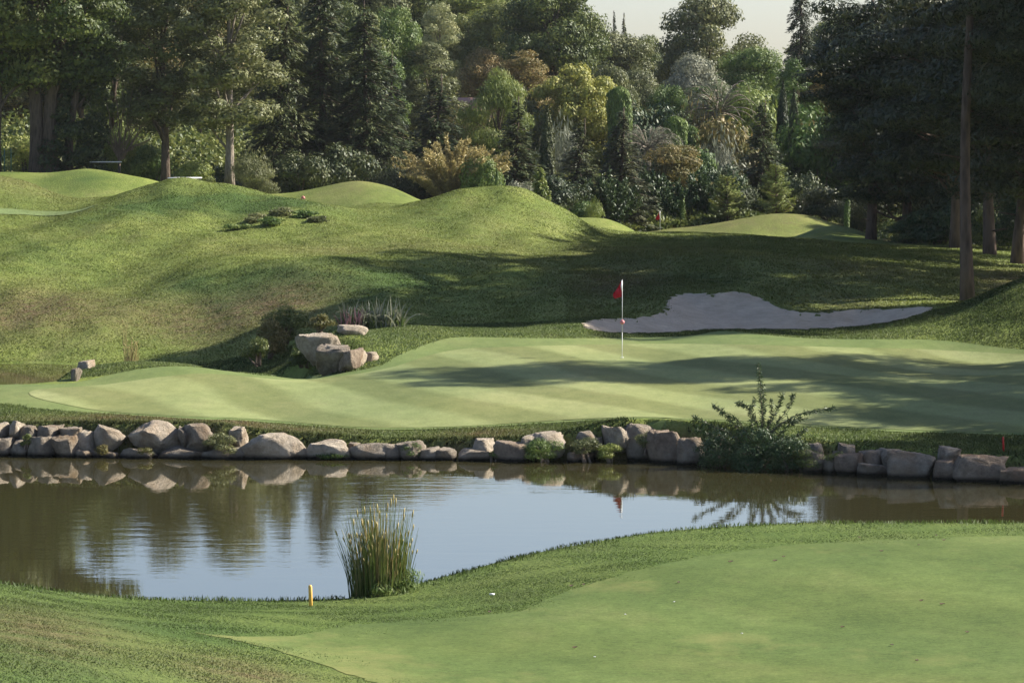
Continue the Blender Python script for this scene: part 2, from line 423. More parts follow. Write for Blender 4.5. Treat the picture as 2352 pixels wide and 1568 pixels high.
# water
m, nt, N, L = new_mat('pond water'); pos = world_pos(nt)
h1 = nodes_noise(nt, mapping(nt, pos, (.8, 1.6, 1)), 1.1, 3, .5)
h2 = nodes_noise(nt, mapping(nt, pos, (1.0, 2.2, 1), (0, 0, .3)), 5.0, 2, .5)
msk = ramp(nt, nodes_noise(nt, mapping(nt, pos, (.05, .11, 1)), 1.0, 2, .5), [(.40, (.12,.12,.12)), (.62, (1,1,1))])
hh = math_n(nt, 'MULTIPLY', math_n(nt, 'ADD', h1, math_n(nt, 'MULTIPLY', h2, .22)), msk)
p = finish(nt, (.038,.034,.014), .012, .5, hh, .055, .05)
p.inputs['IOR'].default_value = 2.6
M['water'] = m

# ---- base terrain
rows = [-30, -15, 0, 8, 14, 19, 23]
y = 25.0
while y < 236:
    rows.append(y); y += .028 + y * .00135
while y < 950:
    rows.append(y); y *= 1.02
rows = np.array(rows)
pxs = np.concatenate([np.arange(-1300, -120, 60), np.arange(-120, 2480, 5.0), np.arange(2480, 3601, 60)])
ext = np.zeros(len(pxs))
pxs = np.concatenate([[-1300] * 8, pxs, [3600] * 8])
ex = np.array([900, 500, 260, 140, 80, 45, 22, 9.])
ext = np.concatenate([-ex, ext, ex[::-1]])
XX = (pxs - CX)[None, :] / F * np.maximum(rows, 25)[:, None] + ext[None, :]
YY = np.broadcast_to(rows[:, None], XX.shape)
ZZ = height(XX, YY)
GR = (pxs, rows, ext, ZZ)
def dirt_fn(X, Y):
    px = CX + X / np.maximum(Y, 25) * F
    w = np.zeros_like(X)
    def g(px0, d0, sx, sd, a):
        return a * np.exp(-((px - px0) / sx) ** 2 - ((Y - d0) / sd) ** 2)
    w = g(60,118,230,5,1.0) + g(680,114,120,4,.75) + g(380,115,130,3,.5) + g(520,113,140,4,.6) + g(820,135,300,4,.45) + g(2320,125,110,10,.85) + g(2070,200,60,9,1.0)
    w += g(300,77.6,330,1.0,1.0) + g(620,77.0,200,.8,.8) + g(1120,76.6,140,.9,.9) + g(1480,135,300,12,.35) + g(60,166,160,7,.5) + g(820,180,110,5,.4)
    w += g(1420,117,110,6,.8) + g(1980,124,160,7,.5) + g(1950,111,160,3,.4) + g(80,36,200,5,.7) + g(560,34.5,170,2.2,.7) + g(1330,31,400,5,.0)
    w += 1.1 * sstep(-.1, .05, Y - wall_d(px)) * sstep(.9, .5, Y - wall_d(px))
    w += sstep(185, 235, Y) * .8
    return np.clip(w, 0, 1.1)
def lush_shade_fn(X, Y):  # lusher grass tone, plus relief shade painted onto the mound and ridge faces
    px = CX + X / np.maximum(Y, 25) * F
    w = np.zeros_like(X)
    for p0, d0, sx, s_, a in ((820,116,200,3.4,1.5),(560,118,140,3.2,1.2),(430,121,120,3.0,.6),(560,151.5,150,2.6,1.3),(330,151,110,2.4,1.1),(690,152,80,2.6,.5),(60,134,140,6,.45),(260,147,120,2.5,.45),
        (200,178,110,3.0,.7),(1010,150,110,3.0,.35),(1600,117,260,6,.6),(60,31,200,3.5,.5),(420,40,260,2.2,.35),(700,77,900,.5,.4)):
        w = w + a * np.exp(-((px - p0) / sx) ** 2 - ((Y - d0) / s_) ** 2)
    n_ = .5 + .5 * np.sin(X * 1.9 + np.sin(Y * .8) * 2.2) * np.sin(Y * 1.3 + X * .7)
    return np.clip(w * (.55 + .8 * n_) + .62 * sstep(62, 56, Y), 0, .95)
nr, nc = XX.shape
V = np.stack([XX.ravel(), YY.ravel(), ZZ.ravel()], 1)
i = np.arange(nr - 1)[:, None] * nc; j = np.arange(nc - 1)[None, :]
Q = np.stack([i + j, i + j + 1, i + nc + j + 1, i + nc + j], -1).reshape(-1, 4)
me = mesh_from('ground', V, Q, True)
at = me.attributes.new('dirt', 'FLOAT', 'POINT'); at.data.foreach_set('value', dirt_fn(V[:, 0], V[:, 1]).astype(np.float32))
at = me.attributes.new('lush_shade', 'FLOAT', 'POINT'); at.data.foreach_set('value', lush_shade_fn(V[:, 0], V[:, 1]).astype(np.float32))
ground = add('ground', me, M['rough']); tag(ground, kind='structure')

def gh(X, Y):
    """height of the ground mesh (bilinear look-up)"""
    X = np.asarray(X, float); Y = np.asarray(Y, float)
    r = np.clip(np.searchsorted(rows, Y) - 1, 0, nr - 2)
    fy = (Y - rows[r]) / (rows[r + 1] - rows[r])
    px = np.clip(CX + X / np.maximum(Y, 25) * F, -1299, 3599)
    inner = pxs[8:-8]
    c = np.clip(np.searchsorted(inner, px) - 1, 0, len(inner) - 2); fx = (px - inner[c]) / (inner[c + 1] - inner[c]); c = c + 8
    Z = ZZ
    return (Z[r, c] * (1 - fx) + Z[r, c + 1] * fx) * (1 - fy) + (Z[r + 1, c] * (1 - fx) + Z[r + 1, c + 1] * fx) * fy

def at_px(px, py, dmin=25.):
    x, y = hit(px, py, dmin); return x, y, float(gh(x, y))
def at_d(px, d):
    x = (px - CX) / F * d; return x, d, float(gh(x, d))

zc = lambda X, Y: height(X, Y)
sheet('green_collar', collar, .018, (.35, .6), M['collar'])
sheet('putting_green', green, .026, (.35, .6), M['green'])
sheet('fairway', fair, .006, (.3, .4), M['fair'])
sheet('distant_green', farg, .03, (.5, .8), M['farg'])
sheet('bunker_sand', bunk, .02, (.2, .3), M['sand'])
w = MB(); w.put([(-900, 20, 0), (900, 20, 0), (900, 118, 0), (-900, 118, 0)], [(0, 1, 2, 3)])
wo = w.build('pond_water', M['water']); tag(wo, kind='structure')

# ---------------------------------------------------------------- light and air
SUN_EL, SUN_AZ = 34.0, 17.0        # azimuth measured from +X (right) towards +Y (away)
sd = Vector((math.cos(R(SUN_EL)) * math.cos(R(SUN_AZ)), math.cos(R(SUN_EL)) * math.sin(R(SUN_AZ)), math.sin(R(SUN_EL))))
sl = bpy.data.lights.new('sun', 'SUN'); sl.energy = 5.0; sl.angle = R(.53); sl.color = (1, .94, .83)
so = bpy.data.objects.new('sun', sl); COL.objects.link(so)
so.rotation_euler = sd.to_track_quat('Z', 'Y').to_euler(); so.location = (60, 60, 80)
wd = bpy.data.worlds.new('World'); scene.world = wd; wd.use_nodes = True
nt = wd.node_tree; nt.nodes.clear()
sky = nt.nodes.new('ShaderNodeTexSky'); sky.sky_type = 'NISHITA'; sky.sun_disc = False
sky.sun_elevation = R(SUN_EL); sky.sun_rotation = R(90 - SUN_AZ)
sky.air_density = 1.0; sky.dust_density = 1.3; sky.ozone_density = 1.6
bg = nt.nodes.new('ShaderNodeBackground'); bg.inputs['Strength'].default_value = .074
ow = nt.nodes.new('ShaderNodeOutputWorld')
tn = nt.nodes.new('ShaderNodeMix'); tn.data_type = 'RGBA'; tn.blend_type = 'MULTIPLY'; tn.inputs[0].default_value = 1; tn.inputs[7].default_value = (.97, .965, 1.06, 1)
nt.links.new(sky.outputs[0], tn.inputs[6]); nt.links.new(tn.outputs[2], bg.inputs[0]); nt.links.new(bg.outputs[0], ow.inputs[0])
scene.view_settings.view_transform = 'Standard'; scene.view_settings.look = 'None'
scene.view_settings.exposure = 1.27; scene.view_settings.gamma = 1
# ---------------------------------------------------------------- vegetation
def leaf_mat(name, ca, cb, cc, trans=.28, rough=.55, spec=.3, nscale=.5):
    if name != 'pine needles': ca, cb, cc = (tuple(v * k_ for v, k_ in zip(c_, (1.42, 1.36, 1.2))) for c_ in (ca, cb, cc))
    m, nt, N, L = new_mat(name)
    g = N.new('ShaderNodeNewGeometry')
    op = obj_pos(nt)
    a = nodes_noise(nt, op, nscale, 3, .6)
    r1 = math_n(nt, 'MULTIPLY_ADD', g.outputs['Random Per Island'], .42, -.21)
    oi = N.new('ShaderNodeObjectInfo')
    r2 = math_n(nt, 'MULTIPLY_ADD', oi.outputs['Random'], .3, -.15)
    f = math_n(nt, 'ADD', a, math_n(nt, 'ADD', r1, r2))
    c = ramp(nt, f, [(.3, ca), (.52, cb), (.78, cc)])
    finish(nt, c, rough, spec, trans=trans)
    return m

LM = {
 'oak':    leaf_mat('oak leaves', (.042,.064,.018), (.082,.106,.030), (.145,.160,.050)),
 'dark':   leaf_mat('dark evergreen needles', (.018,.031,.012), (.036,.052,.019), (.074,.085,.030), .15),
 'grey':   leaf_mat('grey green leaves', (.062,.076,.032), (.108,.122,.052), (.165,.170,.080)),
 'olive':  leaf_mat('silver olive leaves', (.10,.115,.085), (.15,.165,.125), (.21,.22,.175)),
 'gold':   leaf_mat('golden green leaves', (.13,.15,.032), (.21,.22,.055), (.30,.29,.09)),
 'lime':   leaf_mat('yellow green needles', (.08,.115,.028), (.14,.175,.045), (.22,.235,.075)),
 'ochre':  leaf_mat('ochre tinged leaves', (.075,.078,.025), (.135,.118,.042), (.21,.155,.065)),
 'dry':    leaf_mat('dry straw leaves', (.20,.175,.08), (.32,.275,.13), (.46,.38,.20)),
 'pine':   leaf_mat('pine needles', (.022,.034,.013), (.045,.056,.021), (.085,.086,.034), .15),
 'mid':    leaf_mat('fresh green leaves', (.040,.078,.018), (.075,.118,.030), (.13,.17,.05)),
 'laurel': leaf_mat('glossy laurel leaves', (.022,.044,.016), (.040,.066,.024), (.085,.105,.045), .15, .5, .3),
 'clip':   leaf_mat('clipped cypress foliage', (.045,.080,.018), (.080,.125,.026), (.13,.18,.04), .12),
 'pale':   leaf_mat('pale willow leaves', (.16,.185,.09), (.24,.255,.13), (.34,.34,.19)),
}
def bark_mat(name, a, b, s=9):
    m, nt, N, L = new_mat(name); op = obj_pos(nt)
    v = mapping(nt, op, (s, s, s * .22)); n1 = nodes_noise(nt, v, 1.0, 6, .7)
    vo = N.new('ShaderNodeTexVoronoi'); vo.inputs['Scale'].default_value = .9; L.new(v, vo.inputs['Vector'])
    h = math_n(nt, 'ADD', n1, math_n(nt, 'MULTIPLY', vo.outputs['Distance'], .7))
    finish(nt, ramp(nt, h, [(.35, a), (.95, b)]), .95, .1, h, 1.0, .06)
    return m
BARK = bark_mat('brown bark', (.035,.026,.019), (.12,.092,.07))
BARKP = bark_mat('pine bark', (.035,.025,.02), (.125,.09,.07), 7)
BARKG = bark_mat('grey bark', (.09,.078,.062), (.26,.22,.175), 12)
TWIG = bark_mat('dead twigs', (.10,.075,.055), (.24,.185,.14), 20)

def unit(v): return v / (np.linalg.norm(v, axis=-1, keepdims=True) + 1e-9)

def leaf_quads(P, Nn, size, aspect, g, axis=None, jit=.35):
    """rhombic leaf faces; P centres, Nn preferred normals, axis preferred long direction"""
    n = len(P)
    rnd = unit(g.normal(size=(n, 3)))
    nn = unit(Nn * (1 - jit) + rnd * jit * 1.6)
    ax = unit(g.normal(size=(n, 3))) if axis is None else unit(axis + g.normal(size=(n, 3)) * .35)
    ax = unit(ax - (ax * nn).sum(1)[:, None] * nn)
    bx = np.cross(nn, ax)
    s = size * g.uniform(.6, 1.35, n)[:, None]
    V = np.stack([P - ax * s, P + bx * s * aspect, P + ax * s, P - bx * s * aspect], 1).reshape(-1, 3)
    return V, (np.arange(n)[:, None] * 4 + np.arange(4)[None])

def noise3(P, k, ph):
    return (np.sin(P[:, 0] * k + ph) * np.sin(P[:, 1] * k * 1.13 + ph * 2.1) * np.sin(P[:, 2] * k * .91 + ph * 3.3)
            + .5 * np.sin(P[:, 0] * k * 2.3 + ph * 1.7) * np.sin(P[:, 1] * k * 2.1) * np.sin(P[:, 2] * k * 2.6 + ph))

def blob_leaves(blobs, dens, size, aspect, g, droop=0., shell=.55):
    Vs = []; k = 0; Q = []
    B = np.array(blobs)
    for (cx, cy, cz, rx, ry, rz) in blobs:
        area = 4 * math.pi * ((rx * ry) ** 1.6 / 3 + (rx * rz) ** 1.6 / 3 + (ry * rz) ** 1.6 / 3) ** (1 / 1.6)
        n = int(area * dens * 1.5)
        u = unit(g.normal(size=(n, 3)))
        u[:, 2] = np.where(u[:, 2] < -.35, u[:, 2] * .4, u[:, 2]); u = unit(u)
        r = g.uniform(shell, 1.12, n) ** .7
        r *= 1 + .22 * noise3(u * 3 + cx, 2.2, cx + cz)
        P = np.array([cx, cy, cz]) + u * r[:, None] * np.array([rx, ry, rz])
        Nn = unit(u / np.array([rx, ry, rz]))
        # leave out what lies deep in neighbouring clumps
        keep = np.ones(n, bool)
        for b in B:
            q = (((P - b[:3]) / b[3:]) ** 2).sum(1); keep &= ~(q < .25)
        P, Nn = P[keep], Nn[keep]
        axis = None
        if droop: axis = np.tile([0, 0, -1.], (len(P), 1)) * droop + g.normal(size=(len(P), 3)) * .3
        V, q = leaf_quads(P, Nn, size, aspect, g, axis, .26)
        Vs.append(V); Q.append(q + k); k += len(V)
    return np.vstack(Vs), np.vstack(Q)

def crown_blobs(g, H, W, base, shape, nb, br):
    """clump centres in a crown of height H (top), width W, lower edge base"""
    out = []; tries = 0
    h = H - base
    while len(out) < nb and tries < nb * 60:
        tries += 1
        t = g.uniform(0, 1)
        if shape == 'round': rr = math.sqrt(max(0, 1 - (2 * t - .9) ** 2 / 1.25))
        elif shape == 'oval': rr = math.sin(math.pi * min(1, t * .9 + .12)) ** .7
        elif shape == 'cone': rr = (1 - t) ** .8 * .95 + .05
        elif shape == 'umbrella': rr = .55 + .45 * math.sin(math.pi * (t * .8 + .1))
        else: rr = .8
        a = g.uniform(0, 2 * math.pi); q = math.sqrt(g.uniform(.15, 1)) * rr
        r = br * g.uniform(.7, 1.25)
        x = math.cos(a) * q * (W / 2 - r * .8); y = math.sin(a) * q * (W / 2 - r * .8)
        z = base + r * .6 + t * (h - r * 1.5)
        if all((x - o[0]) ** 2 + (y - o[1]) ** 2 + ((z - o[2]) * 1.2) ** 2 > (r * .62) ** 2 for o in out):
            out.append((x, y, z, r * g.uniform(.9, 1.25), r * g.uniform(.9, 1.25), r * g.uniform(.62, .9)))
    return out

def limb(mb, p0, p1, r0, r1, g, k=6, sag=.12, n=6):
    p0 = np.array(p0, float); p1 = np.array(p1, float); L = np.linalg.norm(p1 - p0)
    t = np.linspace(0, 1, n)[:, None]
    off = g.normal(size=3) * L * .06
    P = p0 + (p1 - p0) * t + np.sin(t * math.pi) * (np.array([0, 0, sag * L]) + off)
    mb.tube(P, r0 + (r1 - r0) * t[:, 0], k)

def trunk_path(H, lean, g, n=9, wob=1.):
    t = np.linspace(0, 1, n)
    w = g.normal(size=2) * .015 * H * wob
    return np.stack([lean[0] * t ** 1.3 * H + np.sin(t * 5) * w[0], lean[1] * t * H + np.sin(t * 4 + 1) * w[1], t * H], 1)

def broadleaf(seed, H, W, base, shape='round', nb=26, br=1.5, leaf=.16, dens=14, aspect=.55, tr=.28, lean=(0, 0), droop=0., trunks=1):
    g = np.random.default_rng(seed)
    bl = crown_blobs(g, H, W, base, shape, nb, br)
    V, Q = blob_leaves(bl, dens, leaf, aspect, g, droop)
    V = V + np.array([lean[0], lean[1], 0]) * np.clip(V[:, 2:3], 0, H)
    T = MB()
    for k in range(trunks):
        l2 = (lean[0] + (k - (trunks - 1) / 2) * .10, lean[1] + .02 * k)
        top = H * .8
        P = trunk_path(top, l2, g); P[:, 0] += (k - (trunks - 1) / 2) * .7
        P[0, 2] = -.5
        T.tube(P, np.linspace(tr * 1.15, tr * .28, len(P)) * (1 + .35 * np.exp(-np.linspace(0, 9, len(P)) * 2)), 9)
        for b in bl[k::trunks][:14]:
            c = np.array(b[:3]); c[:2] += np.array(lean) * c[2]
            zb = max(base * .7, c[2] * g.uniform(.5, .75)); i = min(zb / top, .99) * (len(P) - 1); ii = int(i)
            s = P[ii] + (P[min(ii + 1, len(P) - 1)] - P[ii]) * (i - ii)
            limb(T, s, c, tr * .38, tr * .08, g, 5)
    return V, Q, T

def conifer(seed, H, W, base=.3, leaf=.17, droop=.35, dens=1., tr=.2, step=.42, upsweep=0.0, taper=.9, aspect=.28):
    g = np.random.default_rng(seed); T = MB()
    P = trunk_path(H, (0, 0), g); P[0, 2] = -.4
    T.tube(P, np.linspace(tr, .02, len(P)), 7)
    Ps = []; As = []; Ns = []
    z = base
    while z < H * .985:
        f = (z - base) / (H - base)
        Lr = W / 2 * ((1 - f) ** taper) * (1 if f > .08 else .75 + f * 3) + .12
        nbn = max(4, int(10 * (1 - f * .55)))
        for k in range(nbn):
            a = g.uniform(0, 2 * math.pi); Lb = Lr * g.uniform(.62, 1.12)
            n = max(3, int(Lb / leaf * 5.5 * dens))
            t = g.uniform(.12, 1, n) ** .75
            dz = -droop * Lb * t ** 1.3 + upsweep * Lb * t ** 1.5 * (.5 + f)
            wd = (.10 + .20 * (1 - t)) * Lb * g.uniform(-1, 1, n)
            hx = np.cos(a) * t * Lb - np.sin(a) * wd; hy = np.sin(a) * t * Lb + np.cos(a) * wd
            hz = z + dz + g.normal(size=n) * .07 - np.abs(wd) * .3 - g.uniform(0, .25, n) * (droop > .2)
            Ps.append(np.stack([hx, hy, hz], 1))
            As.append(np.tile([math.cos(a), math.sin(a), -.6 * droop + .6 * upsweep], (n, 1)))
            Ns.append(np.tile([math.cos(a) * .4, math.sin(a) * .4, 1.], (n, 1)))
            if k % 2 == 0 and Lb > .5:
                T.tube([(0, 0, z), (math.cos(a) * Lb * .5, math.sin(a) * Lb * .5, z - droop * Lb * .4 + upsweep * Lb * .2), (math.cos(a) * Lb * .9, math.sin(a) * Lb * .9, z - droop * Lb * .85 + upsweep * Lb * .6)], [.05, .03, .01], 4, False)
        z += step * (1 - .4 * f) * g.uniform(.8, 1.2)
    Pp = np.vstack(Ps); V, Q = leaf_quads(Pp, unit(np.vstack(Ns)), leaf, aspect, g, np.vstack(As), .3)
    return V, Q, T

def column(seed, H, W, flat=False, leaf=.09, dens=60, tr=.09, base=.15):
    g = np.random.default_rng(seed); T = MB(); T.tube([(0, 0, -.3), (0, 0, H * .6)], [tr, tr * .4], 6)
    n = int(math.pi * W * H * dens)
    t = g.uniform(0, 1, n); a = g.uniform(0, 2 * math.pi, n)
    if flat: prof = np.where(t > .93, np.sqrt(np.clip(1 - ((t - .93) / .07) ** 2, 0, 1)), 1) * (.85 + .15 * np.minimum(t * 4, 1))
    else: prof = np.clip(np.sin(np.pi * np.clip(t * .86 + .17, 0, 1)) ** .6, .03, 1)
    rr = W / 2 * prof * (1 + .10 * np.sin(a * 3 + t * 9 + seed) + .07 * np.sin(a * 7 + t * 23)) * g.uniform(.80, 1.06, n)
    P = np.stack([np.cos(a) * rr, np.sin(a) * rr, base + t * (H - base)], 1)
    if flat:
        m_ = int(math.pi * W * W / 4 * dens); a2 = g.uniform(0, 2 * math.pi, m_); q = W / 2 * np.sqrt(g.uniform(0, 1, m_)) * .95
        P = np.vstack([P, np.stack([np.cos(a2) * q, np.sin(a2) * q, H - .25 * (q / W * 2) ** 2 * W + g.normal(size=m_) * .03], 1)]); a = np.concatenate([a, a2])
    Nn = np.stack([np.cos(a), np.sin(a), np.full(len(a), .3)], 1)
    V, Q = leaf_quads(P, unit(Nn), leaf, .4, g, np.tile([0, 0, 1.], (len(P), 1)), .3)
    return V, Q, T

def bush(seed, H, W, leaf=.1, dens=30, aspect=.5, nb=9, droop=0., spike=0.):
    g = np.random.default_rng(seed)
    bl = []
    for i in range(nb):
        a = g.uniform(0, 2 * math.pi); q = math.sqrt(g.uniform(0, 1)) * W * .3; r = W * g.uniform(.16, .28)
        top = H * (1 - (q / (W * .62)) ** 2)
        rz = r * min(1.2, H / W) * .9
        bl.append((math.cos(a) * q, math.sin(a) * q, max(rz * .3, (top - rz) * g.uniform(.05, 1)), r, r, rz))
    V, Q = blob_leaves(bl, dens, leaf, aspect, g, droop)
    if spike:
        n = int(160 * spike); a = g.uniform(0, 2 * math.pi, n); q = np.sqrt(g.uniform(0, 1, n)) * W * .42
        P = np.stack([np.cos(a) * q, np.sin(a) * q, H * (1 - (q / (W * .6)) ** 2) * g.uniform(.8, 1.1, n)], 1)
        V2, Q2 = leaf_quads(P, unit(np.stack([np.cos(a), np.sin(a), a * 0 + .2], 1)), leaf * 2.2, .2, g, np.tile([0, 0, 1.], (n, 1)), .3)
        Q = np.vstack([Q, Q2 + len(V)]); V = np.vstack([V, V2])
    T = MB()
    for b in bl[:6]: limb(T, (g.normal() * .05, g.normal() * .05, -.15), b[:3], .03 + .006 * H, .01, g, 5)
    return V, Q, T

def palm(seed, H, W):
    g = np.random.default_rng(seed); T = MB(); T.tube([(0, 0, -.4), (.05, 0, H * .5), (0, 0, H * .62)], [.3, .26, .3], 10)
    Vs = []; Qs = []; k = 0
    for i in range(46):
        a = g.uniform(0, 2 * math.pi); e = g.uniform(-.1, 1.35); L = W * .55 * g.uniform(.8, 1.1)
        t = np.linspace(0, 1, 14)
        hor = L * (np.sin(np.clip(t * 1.0, 0, 1) * 1.2) / .93) * math.cos(e * .9)
        ver = H * .62 + L * (math.sin(e) * t * 1.05 - .75 * t ** 2.2)
        path = np.stack([np.cos(a) * hor, np.sin(a) * hor, ver], 1)
        T.tube(path, np.linspace(.035, .008, 14), 3, False)
        for s in (-1, 1):
            m_ = 30; tt = g.uniform(.12, 1, m_); idx = tt * 12.99; ii = idx.astype(int); fr = (idx - ii)[:, None]
            p = path[ii] * (1 - fr) + path[ii + 1] * fr
            side = np.array([-math.sin(a), math.cos(a), 0]) * s
            d = unit(side + np.array([math.cos(a), math.sin(a), 0]) * .6 + np.array([0, 0, -.25]) + g.normal(size=(m_, 3)) * .1)
            V, Q = leaf_quads(p + d * .22, np.tile([0, 0, 1.], (m_, 1)), .26, .10, g, d, .1)
            Vs.append(V); Qs.append(Q + k); k += len(V)
    return np.vstack(Vs), np.vstack(Qs), T

def pine(seed, H, W, base, tr=.28, lean=(0, 0), nb=30, leaf=.15, dens=22, bend=0.):
    g = np.random.default_rng(seed)
    bl = crown_blobs(g, H, W, base, 'umbrella', nb, W * .15)
    bl = [(a, b, c, r1 * 1.15, r2 * 1.15, r3 * .6) for a, b, c, r1, r2, r3 in bl]
    V, Q = blob_leaves(bl, dens, leaf, .3, g, 0)
    off = np.array([lean[0], lean[1], 0])
    V = V + off * np.clip(V[:, 2:3], 0, H)
    T = MB(); P = trunk_path(H * .93, lean, g, 14, .3); P[0, 2] = -.6
    tt = np.linspace(0, 1, 14)
    T.tube(P, tr * (1 - .7 * tt) * (1 + .35 * np.exp(-tt * 18)), 14)
    for b in bl:
        c = np.array(b[:3]) + off * b[2]
        zb = c[2] - g.uniform(.5, 1.6); i = min(max(zb, 1) / (H * .93), .99) * 13; ii = int(i)
        s = P[ii] + (P[min(ii + 1, 13)] - P[ii]) * (i - ii)
        limb(T, s, c, .09, .025, g, 5, sag=-.05)
    for k in range(5):           # dead stubs under the crown
        z = g.uniform(.35, 1) * base; a = g.uniform(0, 6.28); i = z / (H * .93) * 13; s = P[int(i)]
        T.tube([s, s + np.array([math.cos(a), math.sin(a), .15]) * g.uniform(.4, 1.4)], [.04, .012], 4)
    return V, Q, T

def sprigs(seed, H, W, nb, leaf, dens, aspect, arch=0., up=1., wisp=.1, rad=.012, spread=.5):
    """a plant of arching leafy stems"""
    g = np.random.default_rng(seed); T = MB(); Ps = []; As = []
    for i in range(nb):
        a = g.uniform(0, 2 * math.pi); q = g.uniform(0, 1) ** .6
        L = H * g.uniform(.6, 1.05); t = np.linspace(0, 1, 8)
        out = q * W / 2
        path = np.stack([np.cos(a) * out * (spread * .3 + t ** 1.2 * 1.0), np.sin(a) * out * (spread * .3 + t ** 1.2), L * (t * up - arch * t ** 2.4) * (1 - .25 * q)], 1)
        T.tube(path, np.linspace(rad, rad * .3, 8), 4, False)
        n = int(L * dens); tt = g.uniform(.12, 1, n) * 6.99; ii = tt.astype(int); fr = (tt - ii)[:, None]
        p = path[ii] * (1 - fr) + path[ii + 1] * fr
        d = unit(path[ii + 1] - path[ii])
        r = unit(g.normal(size=(n, 3)))
        Ps.append(p + r * wisp * g.uniform(0, 1, (n, 1))); As.append(unit(d * .6 + r))
    P = np.vstack(Ps); A = np.vstack(As)
    V, Q = leaf_quads(P, unit(g.normal(size=P.shape) + [0, 0, 1.]), leaf, aspect, g, A, .4)
    return V, Q, T

LIB = {}
def lib(key, fn, *a, **k):
    """mesh pair (foliage, trunk) with its true height and width"""
    if key not in LIB:
        V, Q, T = fn(*a, **k)
        ext = np.percentile(np.abs(V[:, 0]), 97)
        LIB[key] = (mesh_from(key + '_crown', V, Q), T.mesh(key + '_trunk', True), float(np.percentile(V[:, 2], 99.8)), float(2 * ext))
    return LIB[key]

def plant(name, cat, label, key, leafm, barkm, loc, H=None, W=None, rz=None, group=None, parts=('crown', 'trunk')):
    fm, tm, h0, w0 = LIB[key]
    o = empty(name, loc, random.uniform(0, 6.28) if rz is None else rz)
    sz = H / h0 if H else 1; sx = W / w0 if W else sz
    sx = min(max(sx, sz * .6), sz * 1.9)
    o.scale = (sx, sx, sz)
    tag(o, label, cat, group)
    for nm, me, mt in ((parts[0], fm, leafm), (parts[1], tm, barkm)):
        c = bpy.data.objects.new(nm, me)
        if len(me.materials) == 0: me.materials.append(mt)
        c.parent = o; COL.objects.link(c)
        c.material_slots[0].link = 'OBJECT'; c.material_slots[0].material = mt
    return o

# library
for s in range(4): lib(f'oak{s}', broadleaf, 100 + s, 12, 10, 3.2, 'round', 42, 1.35, .125, 30)
for s in range(3): lib(f'tall{s}', broadleaf, 120 + s, 15, 6.5, 3.2, 'oval', 44, 1.0, .105, 38, tr=.22)
for s in range(2): lib(f'low{s}', broadleaf, 140 + s, 8, 7.5, .6, 'round', 40, 1.05, .10, 42, tr=.16)
for s in range(3): lib(f'fir{s}', conifer, 160 + s, 12, 5.2, .3, .15, .38, 1.0, .2, .36)
for s in range(2): lib(f'spruce{s}', conifer, 170 + s, 17, 6.4, .4, .17, .55, 1.1, .26, .40, taper=.62)
lib('cedar0', conifer, 180, 11, 6.2, .5, .15, -.05, 1.0, .2, .55, .25, .8)
lib('spire0', conifer, 185, 9, 2.3, .3, .14, .3, 1.0, .12, .4)
lib('cypress0', column, 190, 8, 1.15, False, .13, 380)
lib('cypress1', column, 191, 3, .34, False, .07, 1300, .04)
lib('clipped0', column, 192, 5, 1.6, True, .10, 520)
lib('palm0', palm, 200, 5.2, 6.2)
for s in range(3): lib(f'pine{s}', pine, 210 + s, 17, 10, 6.2, .30, (0, 0), 34, .14, 30)
lib('broom0', broadleaf, 220, 7, 5.5, 1.6, 'oval', 34, .8, .13, 60, .18, .14, droop=-1.2)
lib('dome0', broadleaf, 225, 6.5, 7.4, .8, 'round', 75, .72, .10, 60, .5, .16)
for s in range(3): lib(f'bush{s}', bush, 230 + s, 2.6, 3.4, .075, 85, .5, 14)
lib('wild0', bush, 240, 4.2, 6.0, .10, 50, .3, 16, .8, 1.5)
lib('fine0', bush, 242, 3.4, 4.6, .09, 75, .14, 14, -1.0, 2.0)
lib('dry0', sprigs, 244, 4.2, 5.4, 120, .085, 90, .32, .45, 1.35, .16, .018)
lib('young0', conifer, 246, 3.6, 2.3, .25, .11, -.15, 1.5, .05, .30, .5, .5, .18)
lib('yucca0', sprigs, 248, 1.5, 2.2, 12, .09, 60, .22, .1, 1, .10, .015)
lib('laurel0', sprigs, 249, 2.8, 3.2, 60, .10, 60, .38, .15, 1.1, .16, .015)
lib('cone0', conifer, 250, 2.3, 1.7, .05, .075, .1, 1.5, .05, .12, .35, 1.0, .4)

def tree(name, cat, label, key, lm, bm, px, d, top, wpx, group=None, rz=None, dz=0, parts=('crown', 'trunk')):
    x, y, z = at_d(px, d); z += dz
    zt = PD(px, top, d)[2]; H = max(zt - z, .4); W = wpx * d / F
    return plant(name, cat, label, key, lm, bm, (x, y, z), H, W, rz, group, parts)

OAK, DK, GR_, OL, GO, LI, OC, DR, PI, MI, LA, CL, PA = (LM[k] for k in ('oak','dark','grey','olive','gold','lime','ochre','dry','pine','mid','laurel','clip','pale'))
